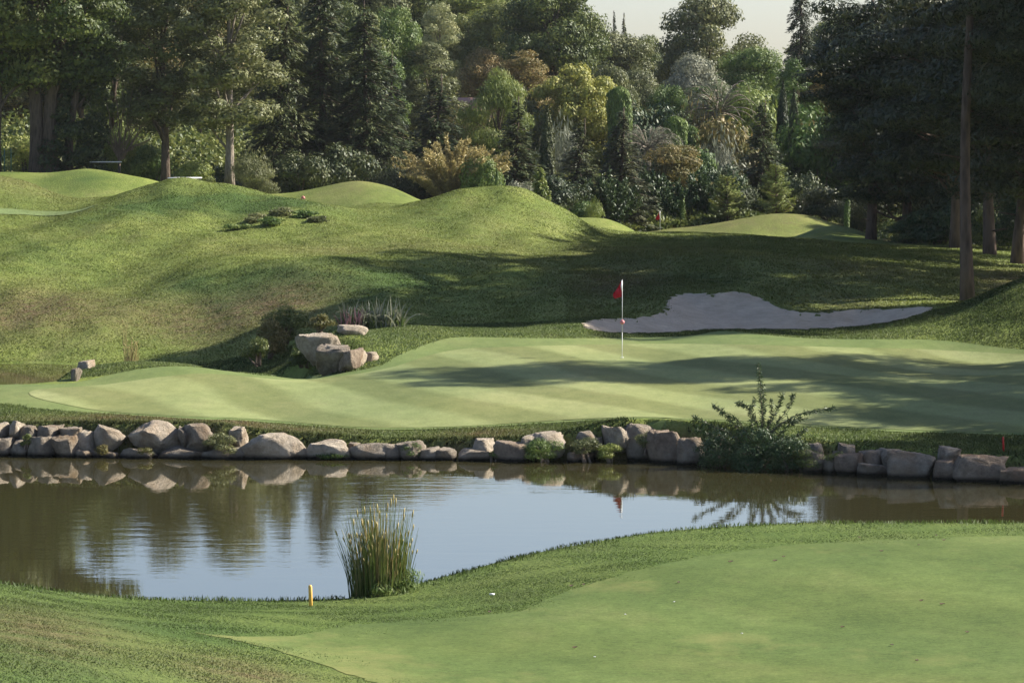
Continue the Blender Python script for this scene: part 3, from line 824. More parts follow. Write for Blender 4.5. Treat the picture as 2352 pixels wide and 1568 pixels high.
# left side -------------------------------------------------------------
def own(name, cat, label, gen, lm, bm, px, d, rz=0., parts=('crown', 'trunk')):
    key = 'own_%d' % len(LIB); lib(key, *gen[:1], *gen[1], **gen[2])
    x, y, z = at_d(px, d)
    return plant(name, cat, label, key, lm, bm, (x, y, z), rz=rz, parts=parts)
own('broadleaf_tree', 'tree', 'big dark tree at the far left edge, its thick trunk leaning right', (broadleaf, (301, 16, 9.5, 4.2, 'round', 46, 1.3, .12, 30), dict(tr=.36, lean=(.08, 0))), OAK, BARK, -18, 190)
own('broadleaf_tree', 'tree', 'big tree with two thick bare brown trunks beside the wire fence at the left', (broadleaf, (302, 17, 10.5, 4.6, 'round', 56, 1.35, .12, 30), dict(tr=.40, lean=(.02, 0), trunks=2)), OAK, BARK, 100, 191)
own('ivy_clad_tree', 'tree', 'dark leaning tree whose trunk is wrapped in ivy, right of the two bare trunks', (broadleaf, (303, 13, 4.6, .3, 'cone', 52, .75, .11, 40), dict(tr=.26, lean=(.13, 0))), DK, BARK, 160, 192)
tree('broadleaf_tree', 'tree', 'tall slender greyish tree with a thin dark trunk, left of its pale-trunked twin', 'tall0', GR_, BARK, 378, 194, -90, 215, rz=.4)
tree('broadleaf_tree', 'tree', 'tall greyish tree with a pale lower trunk just left of the dark spruces', 'tall1', GR_, BARKG, 528, 192, -80, 235, rz=2.0)
tree('broadleaf_tree', 'tree', 'dark leafy tree behind the left golf cart, right of the ivy-clad trunk', 'tall2', OAK, BARK, 268, 206, -60, 170, rz=1.0)
tree('spruce', 'tree', 'tall dark spruce directly right of the tree with the pale lower trunk', 'spruce0', DK, BARK, 648, 200, -40, 180)
tree('spruce', 'tree', 'tallest of the dark spruces, a narrow black-green one behind the round smooth mound', 'spruce1', DK, BARK, 738, 204, -75, 190)
tree('spruce', 'tree', 'dark drooping spruce above the right flank of the round smooth mound', 'spruce0', DK, BARK, 838, 202, 22, 190, rz=3.)
tree('spruce', 'tree', 'rust-tinged dark spruce left of the wide layered fir', 'fir1', PI, BARK, 900, 206, 135, 150)
tree('fir', 'tree', 'wide layered blue-green fir with a pointed top, left of the yellow-green pine', 'fir0', DK, BARK, 1003, 205, 186, 185)
tree('fir', 'tree', 'pointed dark fir between the dry straw-coloured shrub and the slim cypress', 'fir2', DK, BARK, 1187, 204, 236, 165)
tree('fir', 'tree', 'dark fir with shaggy boughs right of the slim cypress, below the golden dome tree', 'fir1', DK, BARK, 1330, 212, 285, 150, rz=2.)
tree('fir', 'tree', 'feathery dark fir in front of the tall clipped column', 'fir2', PI, BARK, 1428, 214, 262, 150, rz=4.)
tree('fir', 'tree', 'lone blackish fir just left of the young bright pine on the right mound', 'fir0', DK, BARK, 1750, 226, 242, 128, rz=1.)
tree('slim_cypress', 'tree', 'slim dark pointed cypress between two firs, left of the golden dome tree', 'cypress0', DK, BARK, 1257, 214, 243, 34)
tree('clipped_cypress', 'tree', 'tallest clipped column of foliage, rounded on top, beside the golden dome tree', 'clipped0', CL, BARK, 1422, 240, 200, 54)
tree('clipped_cypress', 'tree', 'wide flat-topped clipped column, left one of the pair right of the arching palm', 'clipped0', CL, BARK, 1550, 236, 268, 52, rz=1)
tree('clipped_cypress', 'tree', 'narrow short clipped column, the right one of the pair right of the arching palm', 'clipped0', CL, BARK, 1586, 240, 290, 27, rz=2)
tree('golden_tree', 'tree', 'rounded golden-green dome tree in the middle of the wood', 'dome0', GO, BARK, 1322, 246, 152, 190)
tree('umbrella_pine', 'tree', 'brushy yellow-green pine with upright shoots above the dry shrub', 'broom0', LI, BARKP, 1145, 232, 160, 150)
tree('palm', 'palm', 'tall palm with upright fronds below the grey olive tree', 'palm0', MI, BARKG, 1652, 246, 186, 150, parts=('fronds', 'trunk'))
tree('palm', 'palm', 'pale palm with arching grey fronds between the clipped columns', 'palm0', OL, BARKG, 1488, 232, 290, 130, rz=2, parts=('fronds', 'trunk'))
tree('dry_shrub', 'shrub', 'large straw-coloured dry shrub standing behind the two middle mounds', 'dry0', DR, TWIG, 1040, 194, 322, 190, parts=('foliage', 'stem'))
tree('cone_shrub', 'shrub', 'small yellow-green cone-shaped shrub on the skyline of the middle mound', 'cone0', LI, BARK, 1240, 186, 390, 62, parts=('foliage', 'stem'))
tree('olive_tree', 'tree', 'silver-grey olive tree high in the wood, just above the palm with upright fronds', 'low0', OL, BARKG, 1590, 268, 126, 150)
tree('olive_bush', 'shrub', 'low silver-grey olive bush right of the pair of clipped columns', 'fine0', OL, BARKG, 1655, 236, 322, 130, parts=('foliage', 'stem'))
tree('olive_bush', 'shrub', 'silver spiky bush behind the slim cypress under the golden dome tree', 'fine0', OL, BARKG, 1288, 232, 292, 92, rz=2, parts=('foliage', 'stem'))
tree('ochre_tree', 'tree', 'ochre-brown rounded tree below the pair of clipped columns', 'low1', OC, BARK, 1545, 222, 334, 160)
tree('broadleaf_tree', 'tree', 'dark green small tree directly above the flat-topped clipped column', 'low1', MI, BARK, 1533, 258, 198, 105, rz=2)
tree('broadleaf_tree', 'tree', 'light grey-green leafy tree right behind the tallest clipped column', 'low0', GR_, BARK, 1462, 262, 160, 120, rz=1)
tree('grey_tree', 'tree', 'upright grey-green tree behind the wide layered fir', 'tall2', GR_, BARK, 985, 248, 100, 165)
tree('ochre_tree', 'tree', 'orange-tinged round tree high in the wood above the yellow-green pine', 'low0', OC, BARK, 1112, 272, 112, 120, rz=3)
tree('ochre_tree', 'tree', 'drooping brown-green tree left of the golden dome tree', 'tall0', OC, BARK, 1205, 262, 118, 130)
tree('pale_tree', 'tree', 'bright pale-yellow poplar near the top of the picture above the grey-green tree', 'tall1', PA, BARKG, 1010, 285, 10, 95)
tree('big_oak', 'tree', 'large spreading oak on the skyline left of the open sky', 'oak0', OAK, BARK, 1275, 275, -45, 235)
tree('big_oak', 'tree', 'dark round oak below and left of the large skyline oak', 'oak1', OAK, BARK, 1165, 288, 5, 190)
tree('big_oak', 'tree', 'dark oak between the pale-yellow poplar and the skyline oaks', 'oak2', OAK, BARK, 1080, 292, 35, 150)
tree('spire_tree', 'tree', 'left one of the two small black spires standing against the open sky', 'spire0', DK, BARK, 1411, 320, 33, 30)
tree('spire_tree', 'tree', 'right one of the two small black spires standing against the open sky', 'spire0', DK, BARK, 1433, 322, 38, 34, rz=1)
tree('broadleaf_tree', 'tree', 'rounded green tree under the two small spires', 'oak3', GR_, BARK, 1420, 292, 78, 170)
tree('broadleaf_tree', 'tree', 'dark rounded tree left of the big airy tree, under the open sky', 'oak2', OAK, BARK, 1480, 296, 84, 120, rz=1)
tree('airy_tree', 'tree', 'big airy tree with ragged top standing against the right half of the sky', 'oak1', GR_, BARK, 1622, 285, -12, 205, rz=2.6)
tree('broadleaf_tree', 'tree', 'wide green tree right of the palm with upright fronds', 'oak3', MI, BARK, 1722, 272, 112, 175, rz=1.4)
tree('dark_pine', 'tree', 'blue-black rounded pine against the sky left of the shaded pine mass', 'spruce1', DK, BARK, 1836, 262, -40, 112)
tree('broadleaf_tree', 'tree', 'soft green tree right below the blue-black pine', 'tall2', MI, BARK, 1822, 256, 138, 120)
tree('slim_cypress', 'tree', 'dark slim cypress right of the wide green tree', 'cypress0', DK, BARK, 1797, 244, 186, 30)
tree('slim_cypress', 'tree', 'thin dark cypress a little right of the other one beside the wide green tree', 'cypress0', DK, BARK, 1822, 240, 205, 28, rz=2)
tree('brown_pine', 'tree', 'brownish pine with ragged boughs left of the shaded pine mass', 'pine0', OC, BARKP, 1925, 262, 165, 200)
tree('brown_pine', 'tree', 'small ochre pine behind the young bright pine on the right mound', 'low0', OC, BARKP, 1855, 250, 280, 110, rz=4)
tree('brown_pine', 'tree', 'wide brown-green pine with bare lower boughs above the brown mound', 'pine1', PI, BARKP, 2010, 238, 262, 240)
tree('young_pine', 'tree', 'young bright yellow-green pine on the right mound', 'young0', LI, BARKP, 1782, 217, 378, 74)
tree('young_pine', 'tree', 'young bright pine left of the right mound, lower than its neighbour', 'young0', LI, BARKP, 1670, 216, 404, 72, rz=2)
tree('spiky_plant', 'plant', 'spiky plant with long bare shoots on the right mound', 'yucca0', GR_, TWIG, 1856, 215, 446, 80, parts=('foliage', 'stem'))
G_ = 'stake-thin young cypresses along the wood'
for px, d, top, w_, lb in ((1945, 204, 424, 13, 'stake-thin young cypress behind the shaded mound at the right'), (2118, 199, 446, 15, 'stake-thin young cypress behind the small brown mound'),
                       (1566, 216, 428, 13, 'stake-thin young cypress right of the distant red flag'), (1437, 214, 396, 14, 'stake-thin young cypress left of the distant red flag'), (1141, 186, 386, 10, 'stake-thin young cypress on the crest of the middle mound')):
    tree('thin_cypress', 'tree', lb, 'cypress1', CL, BARK, px, d, top, w_, G_)
# shrubs along the foot of the wood
SH = [(215,198,300,110,'bush0',MI,'fresh green bush behind the leftmost skyline mound, left of the golf cart roof'),
 (300,199,280,120,'wild0',LI,'pale green wild bush just right of the ivy-clad trunk'),
 (60,198,310,130,'bush1',LI,'yellow-green bush behind the wire fence and trunks'),
 (340,197,330,90,'bush2',MI,'green bush at the foot of the slender grey-green tree'),
 (450,190,372,80,'bush0',LI,'yellowish bush peeping over the big grassy mound'),
 (585,190,350,90,'wild0',GR_,'grey-green bush right of the pale lower trunk'),
 (690,196,350,110,'bush1',DK,'dark bush behind the dip left of the round smooth mound'),
 (790,198,330,130,'bush2',DK,'dark bush at the foot of the tallest spruce'),
 (905,194,380,110,'wild0',PI,'dull brownish bush left of the dry straw-coloured shrub'),
 (1110,192,360,100,'bush0',MI,'green bush right of the dry straw-coloured shrub'),
 (1190,188,418,70,'bush1',OL,'small grey bush on the middle mound left of the cone shrub'),
 (1290,200,405,120,'bush2',DK,'dark bush right of the small cone shrub'),
 (1345,206,462,80,'bush0',MI,'low green bush above the little round mound'),
 (1366,205,462,36,'fine0',LI,'small brush-like yellow-green bush above the little round mound'),
 (1400,211,400,110,'laurel0',LA,'glossy dark laurel left of the thin cypress near the flag'),
 (1480,218,392,120,'laurel0',LA,'glossy laurel directly behind the distant red flag'),
 (1530,217,420,110,'laurel0',LA,'glossy low laurel right of the distant red flag'),
 (1450,216,440,90,'laurel0',MI,'bright-leaved laurel left of the distant red flag'),
 (1612,219,392,120,'laurel0',LA,'glossy laurel left of the lower young bright pine'),
 (1660,224,380,110,'bush1',LA,'dark-leaved bush under the low silver olive bush'),
 (1590,232,345,90,'bush2',MI,'green bush tucked under the narrow clipped column'),
 (1705,222,430,90,'bush0',DK,'dark bush between the two young bright pines'),
 (1840,222,400,120,'bush1',DK,'dark bush right behind the spiky plant'),
 (1900,214,430,110,'bush2',PI,'brownish bush left of the thin cypress at the right'),
 (1985,208,440,110,'wild0',PI,'dull green bush right of the thin cypress behind the shaded mound'),
 (2060,206,450,110,'bush0',OC,'ochre bush directly above the small brown mound'),
 (2150,200,455,100,'wild0',LI,'yellow-green bush right of the small brown mound'),
 (2200,190,430,110,'bush1',LA,'shaded bush left of the big pine trunk'),
 (2300,178,310,150,'bush1',LA,'sunlit leafy tree-like shrub between the pine trunks at the right edge'),
 (2075,171,505,110,'bush0',LA,'low dark bush left of the trunks at the right, behind the grass crest'),(2150,170,480,120,'bush2',LA,'shaded bush at the foot of the pine behind the brown mound'),(2215,168,455,130,'bush1',LA,'shaded bush directly behind the big straight trunk'),(2280,166,465,120,'bush0',OAK,'dark bush between the straight trunk and the leaning trunk'),(2345,163,440,130,'bush2',LA,'dark bush behind the leaning trunk at the right edge'),(2420,160,430,140,'bush1',OAK,'dark bush just outside the right edge'),
 (2390,175,340,120,'laurel0',MI,'leafy shrub cut by the right edge of the picture'),
 (1245,245,300,90,'bush2',MI,'green bush behind the slim cypress and firs'),
 (1085,238,250,110,'bush1',OC,'brown-green bush beside the small house in the wood'),
 (1195,245,200,90,'bush0',GR_,'grey-green bush left below the golden dome tree'),
 (1400,250,150,110,'low0',GR_,'pale leafy bush right above the golden dome tree'),
 (1700,250,200,120,'bush0',LI,'light green bush right of the upright palm'),
 (1695,238,270,100,'bush2',OC,'ochre bush between upright palm and lone fir'),
 (1605,246,250,100,'wild0',OC,'brownish bush just below the upright palm'),
 (1880,240,250,120,'bush1',MI,'green bush beside the thin dark cypresses'),
 (2110,212,330,160,'bush2',PI,'dull bush in the shade of the pine mass'),
 (1500,244,240,100,'bush1',LA,'dark bush between the tallest clipped column and the pair'),
 (880,215,120,120,'tall1',MI,'green tree with an orange tip behind the drooping spruce'),
 (800,240,10,170,'oak3',OAK,'round-topped tree above the dark spruces'),
 (900,250,20,160,'oak0',MI,'rounded green tree left of the pale-yellow poplar'),
 (700,250,-30,200,'oak2',GR_,'grey-green tree showing between the spruce tops'),
 (600,240,-60,200,'oak1',OAK,'dark crown behind the tree with the pale lower trunk'),
 (455,235,-60,180,'oak3',OC,'brownish crown filling the gap between the two slender trees'),
 (330,230,60,180,'low0',OC,'brown leafless-looking thicket behind the slender grey-green tree'),
 (190,225,40,200,'oak2',MI,'green crown behind the ivy-clad tree'),
 (40,225,120,200,'low1',OC,'brownish thicket behind the two bare trunks'),
 (-60,215,60,220,'oak0',OAK,'dark crown cut off by the left edge of the picture')]
for i, (px, d, top, w_, key, lm, lb) in enumerate(SH):
    big = key[:3] in ('oak', 'low', 'tal')
    tree('broadleaf_tree' if big else 'bush', 'tree' if big else 'shrub', lb, key, lm, BARK, px, d, top, w_, rz=i * 1.7, parts=('crown', 'trunk') if big else ('foliage', 'stem'))
# bare twiggy branches at the left
T = MB(); g = np.random.default_rng(5)
for k in range(26):
    a = g.uniform(-.3, 2.6); L = g.uniform(1.5, 3.8)
    p = [np.array([0, 0, 1.2])]
    d0 = np.array([math.cos(a) * .9, g.normal() * .3, .55 + .5 * math.sin(a)])
    for q in range(6): p.append(p[-1] + d0 * L / 6 + g.normal(size=3) * .09 + np.array([0, 0, -.02 * q]))
    T.tube(p, np.linspace(.035, .008, 7), 4, False)
T.tube([(0, 0, -.5), (0, 0, 1.3)], [.12, .08], 6)
x, y, z = at_d(275, 194)
o = T.build('bare_shrub', TWIG, loc=(x, y, z + 2.0)); o.location.z = z; o.scale = (1, 1, 1.7); tag(o, 'leafless twiggy shrub right of the ivy-clad trunk', 'shrub')

# trees further up the hill, in rows one behind the other
LMK = [(-50,'the far left edge'),(110,'the two bare trunks'),(240,'the ivy-clad tree'),(380,'the slender grey-green tree'),(530,'the tree with the pale lower trunk'),(650,'the leftmost spruce'),(740,'the tallest spruce'),(840,'the drooping spruce'),(925,'the rounded tree left of the poplar'),(1010,'the pale-yellow poplar'),(1100,'the dark oak beside the poplar'),(1200,'the oaks on the skyline'),(1300,'the large skyline oak'),(1400,'the two small spires'),(1500,'the dark tree under the sky'),(1620,'the big airy tree'),(1720,'the wide green tree'),(1820,'the blue-black pine'),(1930,'the brownish pine'),(2040,'the left part of the shaded pines'),(2150,'the middle of the shaded pines'),(2260,'the big pine trunk'),(2380,'the right edge pines')]
TN = [('oak', OAK, 'dark green'), ('oak', GR_, 'grey-green'), ('tall', OAK, 'tall dark'), ('oak', OC, 'brown-tinged'), ('low', MI, 'mid green'), ('tall', LI, 'yellow-green')]
rowsd = [(306, 'first row', 0, 170), (345, 'second row', 60, 190), (400, 'third row', 10, 210)]
k = 0
for ri, (dd, rn, off, wp) in enumerate(rowsd):
    for i, (px, lm_) in enumerate(LMK):
        if ri == 0 and 1380 < px < 1780: continue
        h = 7.5 + 3 * random.random()
        if 1230 < px < 1860: h *= .5
        kk, mt, nm = TN[(i * 5 + ri * 3 + (i // 3)) % len(TN)]
        key = {'oak': 'oak%d' % (i % 4), 'tall': 'tall%d' % (i % 3), 'low': 'low%d' % (i % 2), 'fir': 'fir%d' % (i % 3)}[kk]
        ppx = px + off * .6 + random.uniform(-20, 20); x, y, z = at_d(ppx, dd + random.uniform(-8, 8))
        plant('hill_tree', 'tree', f'{nm} tree, {rn} uphill, behind {lm_}', key, mt, BARK, (x, y, z - .3), h * (.8 if kk == 'low' else 1.15), wp * dd / F * (.75 if kk == 'fir' else 1.2), group='trees on the wooded hill')

# right side pines --------------------------------------------------------
own('pine', 'pine tree', 'big pine with a long straight bare trunk standing right of the bunker', (pine, (401, 16.5, 10.5, 10.3), dict(tr=.21, lean=(.002, 0), nb=60, leaf=.12, dens=42)), PI, BARKP, 2224, 113)
RP = [(2275,150,14,10,4.5,'shaded pine just right of the big straight trunk'),(2335,143,14,10,4.6,'shaded pine with a leaning trunk near the right edge'),
 (2195,158,13.5,11,2.8,'shaded pine whose trunk stands close behind the big straight trunk'),(2080,176,13,9,1.2,'shaded pine at the left end of the pine mass'),
 (2420,140,14,11,2.0,'shaded pine at the very right edge, trunk outside the picture'),(2160,186,14,12,.8,'shaded pine behind the small brown mound'),
 (2290,172,14,12,1.0,'dark pine in the second line behind the leaning pine trunk'), (2000,176,13.2,8,4.5,'shaded pine whose boughs reach furthest left towards the sky')]
for i, (px, d, h, w_, b_, lb) in enumerate(RP):
    own('pine', 'pine tree', lb, (pine, (410 + i, h, w_, b_), dict(tr=.26, lean=(.06 if px == 2335 else random.uniform(-.02, .02), 0), nb=44, leaf=.15, dens=26)), PI, BARKP, px, d)
# pines standing to the right of the picture; their shadows fall across the green and the slope
OP = [(19.5,90,15,6,'nearest to the flag'),(26,91,14,7,'behind the first'),(24.3,84,11.5,6,'over the right end of the green'),(17.5,107,12,4.6,'closest to the bunker'),(24.5,107.5,15,4.2,'behind the bunker pine'),(30,107,18,6,'furthest from the bunker'),(22.3,77.5,9.5,6,'over the stone wall'),(28.5,80,12,7,'behind the wall pine'),
      (19,110,15,8,'beside the bunker'),(18.6,114,17,9,'over the dark slope'),(20.3,123,17.5,9,'over the ridge'),(29,118,19,10,'in the second line'),(22,130,18,9.5,'over the plateau'),(33,128,18,10,'in the third line'),(29,147,15,10,'over the far crest'),(29,160,13,9,'at the far end'),(23,72,9.5,6,'above the lower wall')]
for i, (x, y, h, w_, lb) in enumerate(OP):
    key = 'pine%d' % (i % 3)
    plant('pine', 'pine tree', f'pine outside the right edge of the picture, {lb}', key, PI, BARKP, (x, y + 4.2, float(gh(x, y + 4.2)) - .1), h, w_, rz=i * 1.3, group='pines right of the picture')
# ---------------------------------------------------------------- boulders
import bmesh
def stone_mat(name, a, b, c, warm=(.30,.19,.10)):
    m, nt, N, L = new_mat(name)
    op = obj_pos(nt); oi = N.new('ShaderNodeObjectInfo')
    off = N.new('ShaderNodeVectorMath'); off.operation = 'SCALE'; L.new(oi.outputs['Location'], off.inputs[0]); off.inputs['Scale'].default_value = 3.7
    ad = N.new('ShaderNodeVectorMath'); ad.operation = 'ADD'; L.new(op, ad.inputs[0]); L.new(off.outputs[0], ad.inputs[1])
    v = ad.outputs[0]
    n1 = nodes_noise(nt, v, 2.2, 8, .68); n2 = nodes_noise(nt, v, 9, 6, .75)
    col = ramp(nt, n1, [(.32, a), (.5, b), (.7, c)])
    col = mix(nt, col, ramp(nt, n2, [(.3, (.6,.6,.6)), (.65, (1.15,1.15,1.15))]), .8, 'MULTIPLY')
    w = ramp(nt, nodes_noise(nt, v, 1.3, 3, .6), [(.52, (0,0,0)), (.72, (.55,.55,.55))])
    col = mix(nt, col, warm, w)
    g = N.new('ShaderNodeNewGeometry'); sp = N.new('ShaderNodeSeparateXYZ'); L.new(g.outputs['Position'], sp.inputs[0])
    wet = N.new('ShaderNodeMapRange'); L.new(math_n(nt, 'ADD', sp.outputs[2], math_n(nt, 'MULTIPLY', n2, -.10)), wet.inputs[0])
    wet.inputs[1].default_value = -.01; wet.inputs[2].default_value = .07; wet.inputs[3].default_value = 1; wet.inputs[4].default_value = 0
    col = mix(nt, col, (.028,.024,.017), wet.outputs[0])
    h = math_n(nt, 'ADD', n2, math_n(nt, 'MULTIPLY', nodes_noise(nt, v, 28, 4, .8), .5))
    finish(nt, col, .92, .12, h, 1.0, .13)
    return m
ST1 = stone_mat('pale limestone', (.34,.28,.205), (.50,.42,.32), (.62,.54,.43))
ST2 = stone_mat('grey brown limestone', (.19,.155,.115), (.31,.26,.20), (.44,.38,.30))
ST3 = stone_mat('reddish limestone', (.19,.140,.10), (.31,.24,.175), (.42,.34,.255), (.34,.19,.10))
bm = bmesh.new(); bmesh.ops.create_icosphere(bm, subdivisions=4, radius=1)
ICO_V = np.array([v.co[:] for v in bm.verts]); ICO_F = np.array([[v.index for v in f.verts] for f in bm.faces]); bm.free()
def boulder(name, label, px0, px1, py0, py1, d, mat, seed, depth=None, group=None, tilt=0., sink=.12):
    g = np.random.default_rng(1000 + seed)
    V = np.sign(ICO_V) * np.abs(ICO_V) ** .52
    V = V * (1 + .07 * noise3(V, 2.6, seed * 1.9))[:, None]
    for k in range(20):
        nn = unit(g.normal(size=3)); 
        if k < 4: nn = unit(np.array([g.normal() * .6, -1 if k < 3 else g.normal(), g.normal() * .4]))
        dist = g.uniform(.62, .98); e = V @ nn - dist
        V = V - np.clip(e, 0, None)[:, None] * nn
    V = V if ('point' in label or 'peak' in label) else np.column_stack([V[:, :2], np.minimum(V[:, 2], .62 * V[:, 2].max() + .06 * noise3(V, 2.5, seed) + .16 * V[:, 0] * g.uniform(-1, 1))])
    r = 1 + .05 * noise3(V, 3.6, seed) - .07 * np.exp(-(noise3(V, 3.1, seed * 2.3) / .08) ** 2) + .03 * noise3(V, 9, seed * 1.3) + .022 * noise3(V, 21, seed * .7)
    V = V * r[:, None]
    if tilt: c_, s_ = math.cos(tilt), math.sin(tilt); V = V @ np.array([[c_, 0, s_], [0, 1, 0], [-s_, 0, c_]])
    V = V * np.array([1, 1, 1.]); V = (V - (V.max(0) + V.min(0)) / 2) / ((V.max(0) - V.min(0)) / 2)
    w = (px1 - px0) / F * d; zt = PD((px0 + px1) / 2, py0, d)[2]; zb = PD((px0 + px1) / 2, py1, d)[2] - sink
    dp = depth or min(max(w * .75, .4), 1.1)
    V = V * np.array([w / 2, dp / 2, (zt - zb) / 2])
    x = ((px0 + px1) / 2 - CX) / F * d
    o = add(name, mesh_from(name, V, ICO_F, True), mat, None, (x, d, (zt + zb) / 2))
    tag(o, label, 'boulder', group); return o

GB = 'boulders of the retaining wall along the pond'
def z1(a, b, c, d): return a / 3.185, b / 3.185, 926 + c / 3.185, 926 + d / 3.185
def z2(a, b, c, d): return 671 + a / 2.696, 671 + b / 2.696, 939.6 + c / 2.696, 939.6 + d / 2.696
def z3(a, b, c, d): return 1476.5 + a / 2.688, 1476.5 + b / 2.688, 805 + c / 2.688, 805 + d / 2.688
BL = [  # box, material, level (0 waterline, 1 upper row), label
 (z1(-60,45,140,215), ST1, 1, 'pale stone in the upper row cut by the left edge'),
 (z1(76,152,120,215), ST1, 1, 'small pale pointed stone standing upright near the left edge'),
 (z1(150,272,158,285), ST2, 1, 'grey upper stone right of the small pointed one'),
 (z1(-40,78,240,395), ST2, 0, 'dark waterline boulder cut by the left edge'),
 (z1(74,195,262,395), ST2, 0, 'rounded dark boulder at the waterline below the small pointed stone'),
 (z1(205,385,232,405), ST2, 0, 'broad shadowed block at the waterline, left of the large rounded boulder'),
 (z1(372,560,228,408), ST2, 0, 'large rounded grey boulder at the waterline near the left edge'),
 (z1(275,440,155,245), ST2, 1, 'small knobbly stone on top between two dark blocks'),
 (z1(440,582,168,275), ST2, 1, 'flat-topped grey stone directly above the large rounded boulder'),
 (z1(556,705,193,345), ST1, 1, 'pitted beige stone right of the flat-topped grey stone'),
 (z1(560,690,330,408), ST2, 0, 'low dark stone at the waterline under the pitted beige one'),
 (z1(695,905,155,300), ST1, 1, 'pale cream-topped boulder left of the big slanting one'),
 (z1(655,872,345,410), ST2, 0, 'low flat stone at the water under the cream-topped boulder'),
 (z1(930,1312,124,325), ST1, 1, 'big slanting boulder with a peaked top, tallest on the left part'),
 (z1(870,1165,320,410), ST2, 0, 'mossy dark stone at the water below the left end of the slanting boulder'),
 (z1(1160,1485,315,410), ST2, 0, 'long low dark stone at the water right below the slanting boulder'),
 (z1(1305,1365,165,255), ST2, 1, 'small upright stone wedged right of the slanting boulder'),
 (z1(1355,1570,143,310), ST2, 1, 'square grey boulder behind the left of the silvery plant'),
 (z1(1672,1792,163,262), ST1, 1, 'small tan stone directly above the left end of the long pale slab'),
 (z1(1485,1770,315,410), ST2, 0, 'low stone at the water beneath the silvery plant'),
 (z1(1765,2245,214,405), ST1, 0, 'longest boulder, a pale smooth slab sloping down to the right'),
 (z2(98,362,188,300), ST1, 0, 'bright whitish ragged stone just right of the long pale slab'),
 (z2(352,408,203,250), ST2, 1, 'very small stone right above the end of the whitish ragged stone'),
 (z2(366,585,207,312), ST2, 0, 'long grey domed boulder right of the whitish ragged stone'),
 (z2(562,668,214,315), ST2, 0, 'squarish stone with a vertical pale streak'),
 (z2(658,815,188,315), ST2, 0, 'weathered stone with a ledge on top, partly overgrown'),
 (z2(800,905,228,314), ST2, 0, 'rounded brown stone in the middle of the wall, left of a flat one'),
 (z2(880,1012,240,312), ST2, 0, 'flat-topped low brown stone in the middle of the wall'),
 (z2(1108,1250,180,268), ST1, 1, 'cracked beige stone resting on a wedge-shaped block'),
 (z2(1040,1220,245,322), ST2, 0, 'wedge-shaped block at the water carrying the cracked beige stone'),
 (z2(1255,1445,188,325), ST3, 0, 'brown angular boulder left of the bright green wall plant'),
 (z2(1425,1518,153,262), ST1, 1, 'knobbly pale stone at the upper left of the bright green wall plant'),
 (z2(1498,1680,138,250), ST1, 1, 'whitish stone right behind the bright green wall plant'),
 (z2(1715,1860,265,325), ST3, 0, 'low reddish stone at the water right of the bright green wall plant'),
 (z2(1775,1875,133,205), ST2, 1, 'stone cap above the wall shrub, left of a narrow upright one'),
 (z2(1862,1915,163,255), ST2, 1, 'narrow upright stone between two wall shrubs'),
 (z2(1935,2090,98,215), ST1, 1, 'smooth tilted beige boulder in grass high on the bank'),
 (z2(2065,2285,83,330), ST2, 1, 'large overgrown boulder next to the smooth tilted one'),
 (z3(38,245,486,690), ST3, 0, 'big upright brown boulder left of the tall leafy wall shrub'),
 (z3(225,400,528,690), ST2, 0, 'dark boulder half hidden beneath the tall leafy wall shrub'),
 (z3(1036,1098,568,625), ST2, 1, 'small pale stone in the grass right of the tall shrub'),
 (z3(1000,1118,602,755), ST2, 0, 'mossy shaded boulder first in the right-hand stretch'),
 (z3(1118,1206,648,760), ST2, 0, 'narrow rounded stone right of the mossy shaded boulder'),
 (z3(1180,1222,615,680), ST2, 1, 'tiny stone wedged above the narrow rounded one'),
 (z3(1198,1355,620,768), ST3, 0, 'squarish boulder with an orange-red stain'),
 (z3(1232,1305,575,625), ST2, 1, 'small stone on top of the stained squarish boulder'),
 (z3(1360,1505,603,700), ST2, 1, 'flat-topped light block right of the stained boulder'),
 (z3(1485,1598,603,700), ST2, 1, 'tilted block just right of the flat-topped light one'),
 (z3(1345,1540,688,780), ST2, 0, 'wide low stone at the water below the two light blocks'),
 (z3(1528,1800,613,795), ST2, 0, 'large domed boulder in the shade, right of the tilted block'),
 (z3(1845,1955,592,660), ST2, 1, 'flat stone lying in the grass above a square block'),
 (z3(1800,1940,658,800), ST3, 0, 'square block between the two largest shaded boulders'),
 (z3(1932,2260,643,820), ST3, 0, 'largest shaded boulder near the red stake'),
 (z3(2225,2420,713,850), ST3, 0, 'shaded boulder cut by the right edge'),
]
SIDE = ['first','second','third','fourth','fifth','sixth','seventh','eighth']
for i in range(8): BL.append(((2430 + i * 82, 2512 + i * 82, 1072 + 5 * i - 6 * (i % 2), 1118 + 4 * i), (ST2, ST3)[i % 2], 0, SIDE[i] + ' boulder beyond the right edge of the picture'))
for i in range(4): BL.append(((-130 - i * 90, -40 - i * 90, 996 + 5 * (i % 2), 1046), (ST2, ST1)[i % 2], 0, SIDE[i] + ' boulder beyond the left edge of the picture'))
for i, (bx, mt, lv, lb) in enumerate(BL):
    pc = (bx[0] + bx[1]) / 2
    wd_ = wall_d(pc)
    d = wd_ + (.12 if lv == 0 else .62)
    boulder('boulder', lb, bx[0] - 6, bx[1] + 6, bx[2], bx[3], d, mt, i, depth=.75 if lv == 0 else .95, group=GB, sink=.25 if lv == 0 else .2, tilt=-.35 if 'slanting' in lb else 0)
